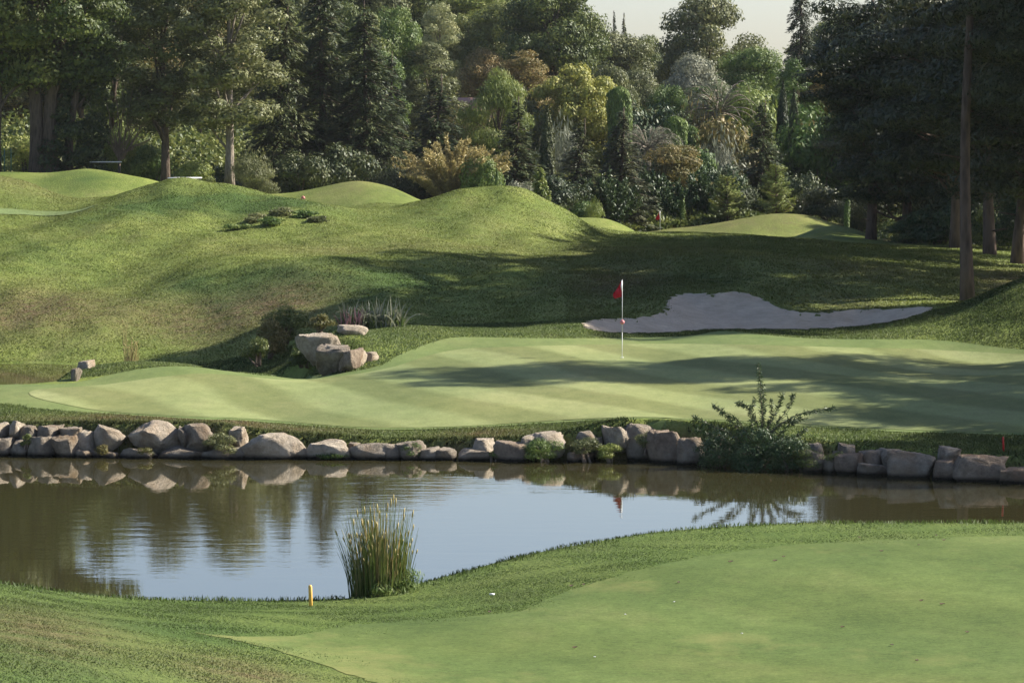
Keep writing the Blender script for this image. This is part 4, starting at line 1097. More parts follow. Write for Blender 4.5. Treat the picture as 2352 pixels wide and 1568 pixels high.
# rocks at the little inlet behind the green
GR2 = 'rocks at the inlet behind the green'
for i, (a, b, c, dd, dep, mt, lb) in enumerate([
 (676,790,762,835,97.0,ST1,'biggest flat-topped rock of the inlet, in front of the reed grass'),
 (722,808,790,858,96.2,ST2,'brown shaded rock right below the flat-topped one at the inlet'),
 (778,834,799,850,95.4,ST3,'tan rock at the right end of the inlet, beside a cracked one'),
 (800,842,806,842,94.9,ST1,'small cracked tan rock leaning on the right end of the inlet group'),
 (834,870,807,828,94.9,ST1,'small wedge-shaped tan rock lying apart in the grass'),
 (772,846,746,766,101.2,ST1,'flat pale rock half buried under the reed grass'),
 (172,215,826,848,96.5,ST1,'pale rock on the grass beside the small back pond'),
 (160,186,843,872,92.5,ST2,'grey rock at the end of the small back pond'),
 ]):
    hx, hd = hit((a + b) / 2, dd, 85); boulder('rock', lb, a, b, c, dd, (hd + .15) if i < 5 else hd, mt, 200 + i, depth=1.2 if i < 4 else .8, group=GR2, sink=.15)

# ---------------------------------------------------------------- grass blades
def blade_mat(name, ca, cb, cc, trans=.35):
    m, nt, N, L = new_mat(name); pos = world_pos(nt); g = N.new('ShaderNodeNewGeometry')
    a = nodes_noise(nt, mapping(nt, pos, (1, .45, 1)), .55, 6, .65)
    f = math_n(nt, 'ADD', a, math_n(nt, 'MULTIPLY_ADD', g.outputs['Random Per Island'], .14, -.07))
    c = ramp(nt, f, [(.3, ca), (.52, cb), (.78, cc)])
    at = N.new('ShaderNodeAttribute'); at.attribute_name = 'dirt'
    dn = nodes_noise(nt, pos, 2.2, 4, .7)
    df = math_n(nt, 'MULTIPLY', at.outputs['Fac'], math_n(nt, 'MULTIPLY_ADD', dn, 2.2, -.5)); cl = N.new('ShaderNodeClamp'); L.new(df, cl.inputs[0])
    lu = N.new('ShaderNodeAttribute'); lu.attribute_name = 'lush_shade'
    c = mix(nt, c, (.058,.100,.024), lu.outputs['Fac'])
    c = mix(nt, c, (.17,.125,.062), cl.outputs[0])
    finish(nt, c, .6, .25, trans=trans); return m
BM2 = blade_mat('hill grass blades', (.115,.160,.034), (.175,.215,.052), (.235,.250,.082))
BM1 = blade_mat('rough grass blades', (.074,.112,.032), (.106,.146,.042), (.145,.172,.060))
def grass(name, label, X, Y, h, w, mat, seed, lean=.5, off=0., jn=.17):
    g = np.random.default_rng(seed); n = len(X)
    cl = .6 + .7 * (np.sin(X * 2.1 + np.sin(Y * 1.3) * 2) * np.sin(Y * 1.7 + X * .6) * .5 + .5) * g.uniform(.5, 1.3, n)
    hh = h * cl; Z = gh(X, Y) + off
    a = g.uniform(0, math.pi, n); b = g.uniform(0, 2 * math.pi, n); ll = hh * g.uniform(0, lean, n)
    P = np.stack([X, Y, Z - .01], 1); dx = np.stack([np.cos(a), np.sin(a), a * 0], 1) * (w * g.uniform(.6, 1.3, n))[:, None]
    tip = P + np.stack([np.cos(b) * ll, np.sin(b) * ll, hh], 1)
    mid = (P + tip) / 2 + np.stack([-np.cos(b) * ll * .15, -np.sin(b) * ll * .15, hh * .1], 1)
    V = np.stack([P - dx, P + dx, mid + dx * .8, tip, mid - dx * .8], 1).reshape(-1, 3)
    me = mesh_from(name, V, np.arange(n)[:, None] * 5 + np.arange(5)[None])
    at = me.attributes.new('dirt', 'FLOAT', 'POINT'); at.data.foreach_set('value', np.repeat(dirt_fn(X, Y), 5).astype(np.float32))
    at = me.attributes.new('lush_shade', 'FLOAT', 'POINT'); at.data.foreach_set('value', np.repeat(lush_shade_fn(X, Y), 5).astype(np.float32))
    me.polygons.foreach_set('use_smooth', np.ones(n, dtype=bool))
    e_ = .35; up = np.stack([-(gh(X + e_, Y) - gh(X - e_, Y)) / (2 * e_) + g.normal(size=n) * jn, -(gh(X, Y + e_) - gh(X, Y - e_)) / (2 * e_) + g.normal(size=n) * jn, np.full(n, 1.)], 1); up = unit(up)
    me.normals_split_custom_set_from_vertices(np.repeat(up, 5, axis=0).tolist())
    o = add(name, me, mat); tag(o, kind='stuff'); o['label'] = label; o['category'] = 'grass'; return o
def region(n, px0, px1, d0, d1, seed, excl=(), thin=None, edge=0., soft=.12):
    g = np.random.default_rng(seed)
    d = np.sqrt(g.uniform(d0 ** 2, d1 ** 2, n)); px = g.uniform(px0, px1, n); X = (px - CX) / F * d
    ok = np.ones(n, bool)
    for p in excl: ok &= sdist(X, d, p) < edge + soft * g.uniform(0, 1, n) ** 2
    ok &= gh(X, d) > .03
    if thin is not None: ok &= g.uniform(0, 1, n) < thin(px, d, X)
    return X[ok], d[ok]
X, Y = region(520000, -330, 2830, 27, 58.5, 1, (fair, pond), thin=lambda px, d, X: np.clip((58 - d) / 15 + .35, .3, 1), soft=.9)
grass('bank_grass', 'coarse grass on the near bank of the pond', X, Y, .021, .0075, BM1, 2, 1.4)
X, Y = region(120000, -330, 2830, 44, 58, 3, (), thin=lambda px, d, X: np.exp(-(sdist(X, d, pond) / .35) ** 2))
grass('shore_grass', 'longer grass along the near edge of the pond', X, Y, .075, .008, BM1, 4, .8)
X, Y = region(290000, -330, 2830, 70, 84, 5, (collar, green), thin=lambda px, d, X: 1.0)
ok = (Y > wall_d(CX + X / Y * F) + .25); X, Y = X[ok], Y[ok]
grass('bank_grass', 'grass between the stone wall and the putting green', X, Y, .065, .012, BM1, 6, 1.)
X, Y = region(300000, -330, 2830, 88, 106, 7, (collar, green, bunk, pond2), edge=-.02)
grass('rough_grass', 'rough grass around the back of the putting green', X, Y, .060, .015, BM1, 8, 1.)
X, Y = region(470000, -360, 1700, 105, 172, 9, (bunk,), thin=lambda px, d, X: np.clip((1800 - px) / 500, .25, 1))
grass('rough_grass', 'rough grass on the mounds and slopes left of the far flag', X, Y, .045, .021, BM2, 10, 1.3)
X, Y = region(160000, 1300, 2830, 105, 165, 11, (bunk,))
grass('rough_grass', 'short grass on the shaded slope behind the bunker', X, Y, .05, .028, BM2, 12, 1.1)
X, Y = region(76000, -330, 2830, 74, 80, 13, (collar, green)); o_ = Y - wall_d(CX + X / Y * F); ok = (o_ > .3) & (o_ < 1.1); X, Y = X[ok], Y[ok]
grass('bank_grass', 'longer grass overhanging the top of the stone wall', X, Y, .105, .011, BM1, 14, .9)
# undergrowth of the wood
g = np.random.default_rng(21); n = 210000
d = g.uniform(196, 330, n); px = g.uniform(-250, 2650, n); d0_ = np.interp(px, [-250, 700, 1300, 1900, 2100, 2650], [200, 200, 208, 222, 188, 150]); d = d0_ + (330 - d0_) * g.uniform(0, 1, n) ** 1.5
X = (px - CX) / F * d; lump = .5 + .5 * np.sin(X * .9 + np.sin(d * .35) * 2) * np.sin(d * .55 + X * .3)
Z = gh(X, d) + (.3 + 2.6 * lump) * g.uniform(0, 1, n) ** .6 * np.clip((d - d0_) / 8 + .15, 0, 1)
P = np.stack([X, d, Z], 1)
V, Q = leaf_quads(P, unit(np.stack([X * 0, X * 0 - .5, X * 0 + 1], 1)), .17, .55, g, None, .6)
o = add('undergrowth', mesh_from('undergrowth', V, Q), LM['oak']); tag(o, kind='stuff'); o['label'] = 'tangled undergrowth on the floor of the wood'; o['category'] = 'undergrowth'

# ---------------------------------------------------------------- small plants
def small(name, cat, label, gen, args, kw, lm, loc, rz=0., parts=('foliage', 'stem'), bm_=None):
    key = 'small_%d' % len(LIB); lib(key, gen, *args, **kw)
    return plant(name, cat, label, key, lm, bm_ or TWIG, loc, rz=rz, parts=parts)
def wp(px, py, off=0.): 
    d = wall_d(px) + off; return PD(px, py, d)
WP = [(1252,1062,.95,.62,MI,'bright green leafy plant hanging over the boulders in the middle of the wall'),
 (505,1040,.8,.5,GR_,'silvery-leaved plant growing out of the wall left of the long slab'),
 (765,1056,.75,.2,MI,'low green tuft at the waterline under the whitish ragged stone'),
 (332,1050,.5,.28,OC,'yellowish mossy tuft under the big slanting boulder'),
 (945,1048,.5,.38,MI,'small green tuft in the wall over the ledge-topped stone'),
 (1345,1048,.85,.45,GR_,'dull green wall shrub between bright plant and narrow upright stone'),
 (1402,1052,.65,.35,LI,'yellow-green shrub low in the wall under the tilted beige boulder'),
 (1490,1030,.75,.45,GR_,'grey-green shrub covering the large overgrown boulder'),
 (240,1045,.4,.3,OC,'dry tuft between pitted beige and cream-topped stones'),
 (1850,1070,.9,.5,OAK,'dark low shrub in the shade right of the tall wall shrub'),
 (1135,1050,.3,.18,MI,'tiny green tuft beside the wedge-shaped block'),
 (60,1020,.35,.3,OAK,'dark weed among the stones near the left edge'),
 (1920,1062,.5,.3,OAK,'creeping plant over the mossy shaded boulder')]
for i, (px, py, w_, h_, lm, lb) in enumerate(WP):
    x, y, z = wp(px, py, -.05)
    small('wall_plant', 'plant', lb, bush, (500 + i, h_, w_), dict(leaf=.022, dens=950, aspect=.35, nb=12), lm, (x, y, z), i * 1.1)
# tall leafy shrub on the wall
def stem_shrub(seed, stems, depth, leaf, dens, base, asp=.17):
    g = np.random.default_rng(seed); T = MB(); Ps = []; As = []; Ns = []
    bx, by, bz = base
    for pts, r in stems:
        W3 = []
        y0 = g.uniform(-.25, .25)
        for i, (a, b) in enumerate(pts):
            q = PD(a, b, depth + y0 * i / 2); W3.append(np.array(q) - np.array(base))
        W3 = np.array(W3); m_ = len(W3); tt = np.linspace(0, m_ - 1, 14); ii = np.minimum(tt.astype(int), m_ - 2); fr = (tt - ii)[:, None]
        P = W3[ii] * (1 - fr) + W3[ii + 1] * fr
        P[1:-1] = (P[:-2] + P[1:-1] * 2 + P[2:]) / 4
        T.tube(P, np.linspace(r, .003, 14), 5)
        L = np.linalg.norm(np.diff(P, axis=0), axis=1).sum(); n = int(L * dens)
        t = g.uniform(.18, 1, n) * 12.99; ii = t.astype(int); fr = (t - ii)[:, None]
        p = P[ii] * (1 - fr) + P[ii + 1] * fr; d_ = unit(P[ii + 1] - P[ii]); rd = unit(g.normal(size=(n, 3)))
        ax = unit(rd + d_ * .5 + np.array([0, 0, -.55]))
        Ps.append(p + ax * leaf * .9); As.append(ax); Ns.append(unit(g.normal(size=(n, 3)) + [0, -.3, .8]))
    V, Q = leaf_quads(np.vstack(Ps), np.vstack(Ns), leaf, asp, g, np.vstack(As) * 2.5, .25)
    return V, Q, T
base = wp(1735, 1062, .3)
stems = [([(1735,1062),(1752,980),(1748,900),(1742,832)], .018), ([(1735,1062),(1770,990),(1830,950),(1915,935)], .014), ([(1735,1062),(1700,990),(1660,945),(1640,930)], .014),
 ([(1735,1062),(1690,1000),(1630,975),(1592,955)], .012), ([(1735,1062),(1745,980),(1715,930),(1692,925)], .012), ([(1735,1062),(1765,980),(1790,930),(1796,905)], .012),
 ([(1735,1062),(1775,985),(1815,930),(1822,905)], .012), ([(1735,1062),(1720,1000),(1690,960),(1668,950)], .01), ([(1735,1062),(1760,1000),(1800,965),(1850,960)], .01),
 ([(1735,1062),(1680,1020),(1640,1000),(1600,985)], .01), ([(1735,1062),(1755,1000),(1775,950),(1770,915)], .01), ([(1735,1062),(1730,990),(1722,945),(1735,915)], .01),
 ([(1735,1062),(1790,1020),(1830,1000),(1850,985)], .01), ([(1735,1062),(1780,1010),(1810,975),(1830,965)], .01), ([(1735,1062),(1745,1000),(1756,930),(1750,880)], .01)]
LIB['wallshrub'] = None
V, Q, T = stem_shrub(61, stems, wall_d(1735) + .3, .058, 150, base)
LIB['wallshrub'] = (mesh_from('wall_shrub_leaves', V, Q), T.mesh('wall_shrub_stem', True), 2, 3)
o = plant('leafy_shrub', 'shrub', 'tall leafy shrub with long branches rising from the stone wall', 'wallshrub', LM['laurel'], TWIG, base, rz=0, parts=('foliage', 'stem'))
for i, (px, py, w_, h_, lb) in enumerate([(1655,1068,1.2,.85,'dense leafy bush at the left foot of the tall wall shrub'), (1742,1075,1.35,.95,'dense leafy bush hanging to the water under the tall wall shrub'), (1815,1078,1.1,.8,'dark leafy bush at the right foot of the tall wall shrub')]):
    x, y, z = wp(px, py, -.05); small('bush', 'shrub', lb, bush, (540 + i, h_, w_), dict(leaf=.040, dens=270, aspect=.26, nb=22), LM['laurel'], (x, y, z), i)

# reed clump in front of the pond
def reeds(seed, n, H, W, green_base=True, head=.35, lw=.006, arch=.06):
    g = np.random.default_rng(seed); S = MB(); Hd = []
    for i in range(n):
        a = g.uniform(0, 2 * math.pi); q = math.sqrt(g.uniform(0, 1)); x0, y0 = math.cos(a) * q * W * .30, math.sin(a) * q * W * .25
        L = H * (1 - .55 * q ** 2 * g.uniform(.4, 1)) * g.uniform(.55, 1.04); ln = q * g.uniform(.0, .30) * (1 if math.cos(a) < 0 else .55) + .02
        t = np.linspace(0, 1, 5); P = np.stack([x0 + math.cos(a) * ln * L * t ** 1.6, y0 + math.sin(a) * ln * L * t ** 1.6, L * (t - arch * t ** 3)], 1); P[:, :2] += g.normal(size=2) * .03 * t[:, None]
        S.tube(P, np.linspace(lw, lw * .35, 5), 3, False)
        if g.uniform() < head:
            k = P[-1] + (P[-1] - P[-2]) * .0; hm = MB(); Hd.append(hm); hm.tube([P[-1] - (P[-1] - P[-2]) * .4, P[-1] - (P[-1] - P[-2]) * .15, P[-1]], [lw * 1.1, lw * 1.9, lw * .5], 4)
    return S, Hd
_, _, _ = 0, 0, 0
rx, ry, rz_ = PD(872, 1352, 49.9); rz_ = float(gh(rx, ry)) - .05
root = empty('reed_clump', (rx, ry, rz_)); tag(root, 'tall clump of green reeds with brown tips at the near edge of the pond', 'reeds')
S, Hd = reeds(71, 380, 1.68, 1.5, head=.16); S.build('stem', LM['lime'], root); [h_.build('seed_head', LM['dry'], root) for h_ in Hd]
S, Hd = reeds(72, 190, 1.45, 1.2, head=.0, lw=.007); S.build('dry_stem', LM['dry'], root)
V, Q, T = bush(73, .62, 1.15, leaf=.05, dens=420, aspect=.14, nb=14, droop=-1.2)
V[:, 0] += .16
add('foliage', mesh_from('reed_foliage', V, Q), LM['mid'], root)
# marsh plant with broad arching leaves above the inlet rocks
def blades_plant(seed, n, H, W, lw, up=.5, curve=.8):
    g = np.random.default_rng(seed); Vs = []; k = 0; Qs = []
    for i in range(n):
        a = g.uniform(0, 2 * math.pi); q = g.uniform(0, 1); x0 = g.uniform(-.5, .5) * W; y0 = g.normal() * .15
        L = H * g.uniform(.55, 1.1); e = g.uniform(.05, .85); t = np.linspace(0, 1, 6)
        P = np.stack([x0 + math.cos(a) * L * e * t ** 1.4, y0 + math.sin(a) * L * e * t ** 1.4, L * (t - curve * e * t ** 2.6)], 1)
        w_ = lw * np.array([.7, 1, 1, .85, .55, .08]); s = np.array([-math.sin(a + .6), math.cos(a + .6), 0]) 
        V = np.concatenate([P - s * w_[:, None], P + s * w_[:, None]]); Vs.append(V)
        Qs += [(k + j, k + j + 1, k + 7 + j, k + 6 + j) for j in range(5)]; k += 12
    return np.vstack(Vs), np.array(Qs)
x, y, z = at_d(858, 101.8); root = empty('marsh_plant', (x, y, z - .05)); tag(root, 'marsh plant with arching sword leaves on the grassy spit behind the inlet rocks', 'plant')
V, Q = blades_plant(75, 190, 1.12, 1.75, .026); add('foliage', mesh_from('marsh_leaves', V, Q), LM['olive'], root)
V, Q = blades_plant(76, 200, .75, 1.9, .020); add('undergrowth', mesh_from('marsh_leaves_low', V, Q), LM['mid'], root)
m, nt, N, L = new_mat('pink plumes'); finish(nt, ramp(nt, nodes_noise(nt, obj_pos(nt), 9, 2), [(.3, (.20,.10,.11)), (.7, (.36,.20,.21))]), .8, .1, trans=.2); PINK = m
x, y, z = at_d(806, 101.6); root = empty('plume_grass', (x, y, z - .05)); tag(root, 'pinkish plumed grass at the left end of the marsh plant', 'grass clump')
V, Q = blades_plant(77, 90, .88, .55, .020, curve=.3); add('plume', mesh_from('plumes', V, Q), PINK, root)
V, Q = blades_plant(78, 70, .6, .6, .018); add('foliage', mesh_from('plume_leaves', V, Q), LM['mid'], root)
for px, py, d, H_, W_, lb in [(300,826,98.,.75,.75,'dry straw grass tuft with tall stalks beyond the small back pond'), (285,790,104.,1.15,.2,'single tall dry stalk behind the straw tuft')]:
    x, y, z = at_d(px, d); root = empty('dry_grass', (x, y, z if z > 0 else PD(px, py, d)[2] - .05)); tag(root, lb, 'grass clump')
    if root.location.z < .2: root.location.z = .15
    S, Hd = reeds(80 + px, 60 if W_ > .3 else 5, H_, W_, head=.5, lw=.009); S.build('stem', LM['dry'], root); [h_.build('seed_head', LM['dry'], root) for h_ in Hd]
# shrubs in the inlet and weeds on the mound
IN = [(620,812,104.5,1.3,.9,OC,'brown-green weedy shrub left of the inlet rocks'), (655,780,105.5,1.6,.9,OAK,'shrub just left of the flat-topped inlet rock'), (590,830,101,1.0,.6,OAK,'low shrub at the shaded end of the inlet'),
 (700,832,96.2,1.1,.5,OAK,'dark weeds below the flat-topped inlet rock'), (760,838,95.4,.9,.45,OAK,'dark weeds between the inlet rocks'), (735,755,101,.9,.4,OC,'dry weeds on top behind the flat-topped rock'),
 (155,850,96,.7,.5,OAK,'grassy weeds on the bank at the end of the small back pond'), (500,845,97,1.2,.5,OAK,'dark weeds in the shaded channel behind the green')]
for i, (px, py, d, w_, h_, lm, lb) in enumerate(IN):
    x, y, z = PD(px, py, d); z = max(min(z, float(gh(x, d)) + .6), float(gh(x, d)) - .05) if gh(x, d) > 0 else 0
    small('weeds', 'plant', lb, bush, (600 + i, h_ * 1.3, w_), dict(leaf=.04, dens=330, aspect=.35, nb=12), lm, (x, d, z), i * .8)
for i, (px, py) in enumerate([(548,522),(590,508),(622,518),(655,500),(700,505),(730,515)]):
    x, y, z = at_px(px, py, 120)
    small('weeds', 'plant', ['leftmost patch of dark broad-leaved weeds on the face of the big mound','second dark weed patch from the left on the face of the big mound','third dark weed patch from the left on the face of the big mound','dark weed patch right of the middle on the face of the big mound','second dark weed patch from the right on the big mound','rightmost dark weed patch on the big mound'][i],
          bush, (620 + i, .35, 1.3), dict(leaf=.07, dens=110, aspect=.4, nb=10), LM['grey'] if i % 2 else LM['mid'], (x, y, z), i, )

# ---------------------------------------------------------------- flags, stakes
def plain(name, col, rough=.5, spec=.4, metal=0.):
    m, nt, N, L = new_mat(name)
    n_ = nodes_noise(nt, obj_pos(nt), 14, 4, .7)
    c = mix(nt, col, tuple(v * .72 for v in col), ramp(nt, n_, [(.45, (0,0,0)), (.8, (1,1,1))]))
    p = finish(nt, c, rough, spec); p.inputs['Metallic'].default_value = metal; return m
WHT = plain('white paint', (.78,.77,.74)); RED = plain('red cloth', (.52,.02,.03), .7, .2); YEL = plain('yellow paint', (.80,.46,.11)); REDP = plain('red paint', (.45,.02,.015))
BLK = plain('black rubber', (.02,.02,.02)); GRN = plain('green metal', (.03,.09,.06)); GLS = plain('dark glass', (.02,.025,.03), .08, .6)
def flag(px, py, d, label, marker, z=None):
    x, y, z0 = PD(px, py, d); z0 = float(gh(x, d)) + .02 if z is None else z
    root = empty('golf_flag', (x, d, z0)); tag(root, label, 'golf flag')
    T = MB(); T.tube([(0, 0, -.1), (0, 0, .7)], .009, 8); T.tube([(0, 0, .7), (0, 0, 2.16)], .0078, 8); T.build('pole', WHT, root, True)
    T = MB(); T.tube([(0, 0, 2.15), (0, 0, 2.175)], [.016, .010], 8); T.build('cap', BLK, root)
    g = np.random.default_rng(3); nu, nv = 14, 16; V = []
    for j in range(nv):
        v = j / (nv - 1)
        for i in range(nu):
            u = i / (nu - 1)     # u outwards from the pole, cloth sagging down the pole
            L = u * .42
            xx = -.015 - L * (.34 + .34 * math.sin(v * 2.6)) * (1 - .15 * u) ; zz = 2.14 - v * .46 * (1 - .25 * u) - L * .62 * (1 - .35 * v)
            yy = .045 * math.sin(u * 9 + v * 2.5) * u + .02 * math.sin(v * 7)
            V.append((xx, yy, zz))
    V = np.array(V); i = np.arange(nv - 1)[:, None] * nu; j = np.arange(nu - 1)[None]; Q = np.stack([i + j, i + j + 1, i + nu + j + 1, i + nu + j], -1).reshape(-1, 4)
    add('flag_cloth', mesh_from('flag_cloth', V, Q, True), RED, root)
    T = MB(); T.tube([(-.012, 0, 2.14), (-.022, -.02, 1.98), (-.012, 0, 1.80)], [.010, .026, .010], 6); T.build('sleeve', WHT, root, True)
    if marker:
        sph = ICO_V * .065; add('marker_ball', mesh_from('marker_ball', sph + np.array([0, 0, .98]), ICO_F, True), plain('red and white ball', (.62,.22,.22)), root)
    T = MB(); T.tube([(0, 0, .004), (0, 0, .012)], .054, 14); T.build('hole_rim', WHT, root)
flag(1429, 823, 93.8, 'near golf flag, red cloth on a white pole with a small ball halfway up', True)
flag(1516, 575, 190, 'far golf flag, small red cloth showing above the crest in front of the wood', False, z=PD(1516, 573, 190)[2])
def stake(name, px, py, H, r, mat, label, d=None, lean=0., z=None):
    if d is None: x, y, z0 = at_px(px, py)
    else: x, y, z0 = at_d(px, d)
    T = MB(); T.tube([(0, 0, -.15), (0, 0, H - .02), (0, 0, H)], [r, r, r * .7], 12)
    o = T.build(name, mat, loc=(x, y, z0), smooth=True); o.rotation_euler = (0, lean, 0); tag(o, label, 'marker stake')
stake('marker_stake', 714, 1391, .30, .027, YEL, 'round yellow stake in the grass at the near pond edge', lean=-.03)
stake('marker_stake', 2309, 1022, .33, .022, REDP, 'thin red stake on the bank above the shaded wall', d=wall_d(2309) + 1.3, lean=-.04)

# ---------------------------------------------------------------- golf carts, person, fence, house
def cart(px, top, d, label, rz):
    x, y, zt = PD(px, top, d); H = 1.85; root = empty('golf_cart', (x, y, zt - H), rz); tag(root, label, 'golf cart')
    def part(nm, mat, boxes=(), tubes=(), bev=.03):
        T = MB()
        for b in boxes: T.box(*b)
        for t in tubes: T.tube(*t)
        o = T.build(nm, mat, root)
        if boxes: bv = o.modifiers.new('bevel', 'BEVEL'); bv.width = bev; bv.segments = 2
        return o
    part('body', WHT, [(-1.15, -.2, -.58, .58, .32, .78), (-.2, .75, -.58, .58, .28, .40), (.75, 1.2, -.56, .56, .3, .92)], bev=.08)
    part('roof', WHT, [(-.85, .95, -.60, .60, 1.79, 1.85)], bev=.03)
    for sx, sy in ((-.75, .52), (-.75, -.52), (.85, .52), (.85, -.52)): part('roof_post', BLK, (), [([(sx, sy, .75), (sx * .95, sy, 1.8)], .018, 6)])
    part('seat', BLK, [(-.65, -.1, -.52, .52, .72, .84), (-.75, -.62, -.52, .52, .84, 1.2)], bev=.04)
    part('windscreen', GLS, [(.86, .88, -.5, .5, .95, 1.6)], bev=.005)
    for sx in (-.78, .82):
        for sy in (-.56, .56): part('wheel', BLK, (), [([(sx, sy - .09, .23), (sx, sy + .09, .23)], .23, 16)])
cart(240, 371, 192, 'golf cart hidden behind the leftmost skyline mound, only its white roof showing', .15)
cart(424, 407.5, 166.5, 'golf cart hidden behind the big grassy mound, a strip of white roof showing', 1.35)

def person(px, top, d):
    x, y, zt = PD(px, top, d); H = 1.70; root = empty('person', (x, y, zt - H)); tag(root, 'person in a white top behind the mound, only the reddish hair visible', 'person')
    def skin(nm, joints, edges, mat):
        me = bpy.data.meshes.new(nm); me.from_pydata([j[:3] for j in joints], edges, []); me.update()
        o = add(nm, me, mat, root); sm = o.modifiers.new('skin', 'SKIN'); sub = o.modifiers.new('sub', 'SUBSURF'); sub.levels = sub.render_levels = 2
        for v, j in zip(me.skin_vertices[0].data, joints): v.radius = (j[3], j[3] * (j[4] if len(j) > 4 else 1))
        me.skin_vertices[0].data[0].use_root = True; return o
    J = [(0,0,.92,.14,.75),(0,0,1.12,.13,.7),(0,0,1.36,.15,.65),(0,0,1.46,.06),(0,-.01,1.53,.065),(0,-.01,1.62,.085),(0,0,1.68,.06),
         (.19,0,1.38,.055),(.26,-.02,1.12,.042),(.24,-.20,.93,.032),(.23,-.27,.88,.03),(-.19,0,1.38,.055),(-.26,-.02,1.12,.042),(-.24,-.20,.93,.032),(-.23,-.27,.88,.03),
         (.10,0,.86,.09),(.12,-.01,.48,.06),(.12,.02,.08,.042),(.12,-.13,.03,.035),(-.10,0,.86,.09),(-.12,-.01,.48,.06),(-.12,.02,.08,.042),(-.12,-.13,.03,.035)]
    E = [(0,1),(1,2),(2,3),(3,4),(4,5),(5,6),(2,7),(7,8),(8,9),(9,10),(2,11),(11,12),(12,13),(13,14),(0,15),(15,16),(16,17),(17,18),(0,19),(19,20),(20,21),(21,22)]
    skin('body', J, E, plain('skin', (.50,.30,.22)))
    skin('shirt', [(0,0,.95,.165,.8),(0,0,1.15,.15,.8),(0,0,1.37,.17,.72),(0,0,1.45,.09),(.20,0,1.39,.075),(.25,-.01,1.2,.065),(-.20,0,1.39,.075),(-.25,-.01,1.2,.065)], [(0,1),(1,2),(2,3),(2,4),(4,5),(2,6),(6,7)], WHT)
    skin('trousers', [(0,0,.93,.155,.8),(.10,0,.80,.105),(.12,-.01,.48,.08),(.12,.02,.14,.07),(-.10,0,.80,.105),(-.12,-.01,.48,.08),(-.12,.02,.14,.07)], [(0,1),(1,2),(2,3),(0,4),(4,5),(5,6)], plain('dark trousers', (.04,.045,.06)))
    hv = ICO_V.copy(); hv = hv[:, :] * np.array([.105, .12, .115]); hv[:, 2] = np.where((hv[:, 2] < -.02) & (hv[:, 1] < -.02), -.02, hv[:, 2])
    add('hair', mesh_from('hair', hv + np.array([0, .015, 1.63]), ICO_F, True), plain('reddish hair', (.38,.13,.10)), root)
person(696, 452, 164.5)

x, y, z = at_d(12, 187); root = empty('wire_fence', (x, y, z)); tag(root, 'dark green wire fence with thin posts at the far left edge', 'fence')
for dx in (-1.6, -.8, 0, .36):
    T = MB(); T.tube([(dx, 0, -.3), (dx, 0, 1.35)], .03, 6); T.build('post', GRN, root)
T = MB()
for k in range(12): T.tube([(-1.6, 0, .05 + k * .11), (.36, 0, .05 + k * .11)], .004, 3)
for k in range(17): T.tube([(-1.6 + k * .12, .01, .02), (-1.6 + k * .12, .01, 1.3)], .004, 3)
T.build('wire_mesh', GRN, root)
T = MB(); T.tube([(-.75, 0, .05), (.0, 0, 1.0)], .02, 5); T.build('brace', GRN, root)

x, y, z = PD(1120, 300, 262); root = empty('house', (x, y, z - 3.2), .3); tag(root, 'small pale house almost hidden by the trees below the ochre tree', 'house')
STU = plain('pink stucco', (.62,.42,.33)); TIL = plain('roof tiles', (.36,.17,.10))
T = MB(); T.box(-3, 3, -2, 2, 0, 4.6); T.build('wall', STU, root)
T = MB(); V = [(-3.4,-2.4,4.6),(3.4,-2.4,4.6),(3.4,2.4,4.6),(-3.4,2.4,4.6),(-3.2,0,5.7),(3.2,0,5.7)]
T.put(V, [(0,1,5,4),(2,3,4,5),(0,3,2,1)], [(0,4,3),(1,2,5)]); T.build('roof', TIL, root)
for wx in (-2, -.7, .7, 2):
    T = MB(); T.box(wx - .42, wx + .42, -2.06, -2.003, 3.0, 4.1); fr = T.build('window', WHT, root)
    T = MB(); T.box(wx - .34, wx + .34, -2.075, -2.062, 3.08, 4.02); T.build('pane', GLS, fr)

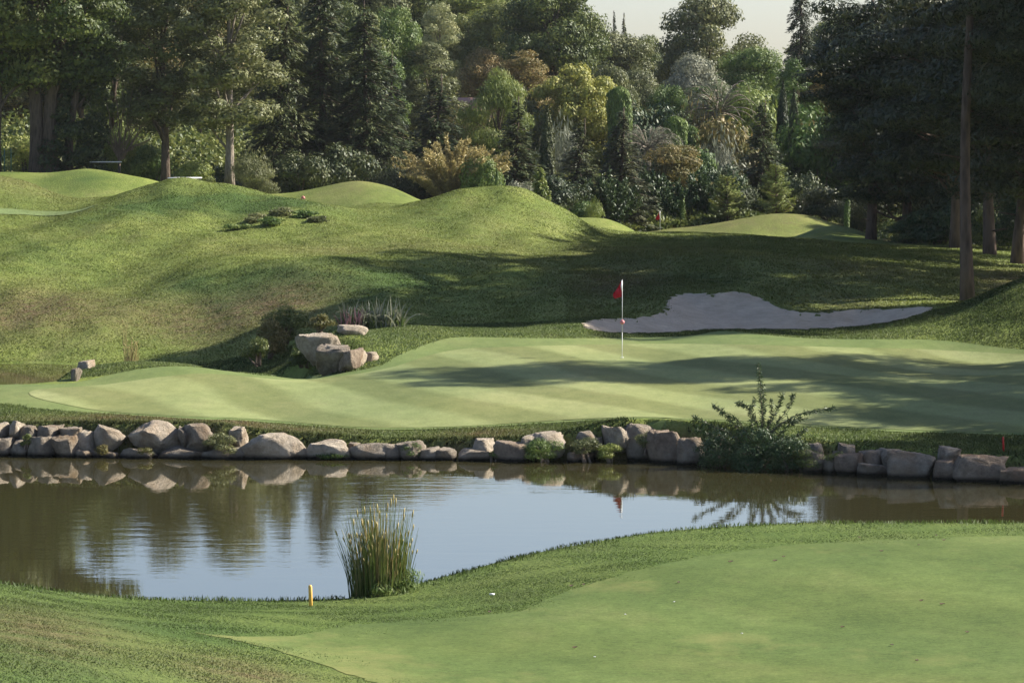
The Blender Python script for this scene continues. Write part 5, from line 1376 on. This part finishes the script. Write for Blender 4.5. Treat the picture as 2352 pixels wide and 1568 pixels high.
# fallen leaves and bits on the near fairway
LF = plain('dead leaf', (.07,.045,.025), .9); 
LP = [(2116,1382),(2164,1390),(1935,1443),(2106,1520),(2222,1455),(2048,1484),(1678,1292),(1780,1290),(1800,1281),(1975,1237),(2110,1254),(2150,1232),(1558,1340),(1340,1345),(1312,1348),(1124,1408),(2025,1268),(2168,1243),(1320,1490)]
for i, (px, py) in enumerate(LP):
    x, y, z = at_px(px, py, 25); g = np.random.default_rng(900 + i); s = g.uniform(.03, .045)
    V = np.array([(-s,0,.015),(-s*.3,-s*.5,.004),(s*.5,-s*.45,.012),(s*1.1,0,.02),(s*.5,s*.45,.008),(-s*.3,s*.5,.014),(0,0,.022)])
    V2 = V - np.array([0, 0, .004]); T = MB(); T.put(np.vstack([V, V2]), [(0,1,8,7),(1,2,9,8),(2,3,10,9),(3,4,11,10),(4,5,12,11),(5,0,7,12)], [(6,0,1),(6,1,2),(6,2,3),(6,3,4),(6,4,5),(6,5,0),(13,8,7),(13,9,8),(13,10,9),(13,11,10),(13,12,11),(13,7,12)])
    o = T.build('fallen_leaf', LF, loc=(x, y, z + .016)); o.rotation_euler = (0, 0, g.uniform(0, 6)); tag(o, 'small dark dead leaf lying on the near fairway', 'leaf', 'dead leaves on the near fairway')
for px, py in [(1130,1368),(1548,1385),(1436,1414),(1704,1458),(1366,1512)]:
    x, y, z = at_px(px, py, 25); g = np.random.default_rng(px); V = ICO_V[:, :] * np.array([.03, .022, .012]) * (1 + .2 * noise3(ICO_V, 3, px))[:, None] * (1.3 if px == 1130 else .45)
    o = add('paper_scrap', mesh_from('scrap', V, ICO_F, True), WHT, None, (x, y, z + .025)); tag(o, 'larger white scrap on the grass right of the reed clump' if px == 1130 else 'tiny white scrap lying on the near fairway', 'scrap', None if px == 1130 else 'tiny white scraps on the near fairway')

# ---------------------------------------------------------------- haze
HAZE = .00006
if HAZE:
    T = MB(); T.box(-420, 420, -6, 980, -3.0, 90)
    m = bpy.data.materials.new('haze'); m.use_nodes = True; nt = m.node_tree; nt.nodes.clear()
    v = nt.nodes.new('ShaderNodeVolumePrincipled'); v.inputs['Color'].default_value = (.86,.90,.96,1); v.inputs['Density'].default_value = HAZE; v.inputs['Anisotropy'].default_value = .35
    out = nt.nodes.new('ShaderNodeOutputMaterial'); nt.links.new(v.outputs[0], out.inputs['Volume'])
    hz = T.build('haze', m); tag(hz, kind='stuff')
    hz['label'] = 'thin pale haze in the air over the whole course'; hz['category'] = 'haze'
scene.cycles.volume_bounces = 0; scene.cycles.volume_max_steps = 8
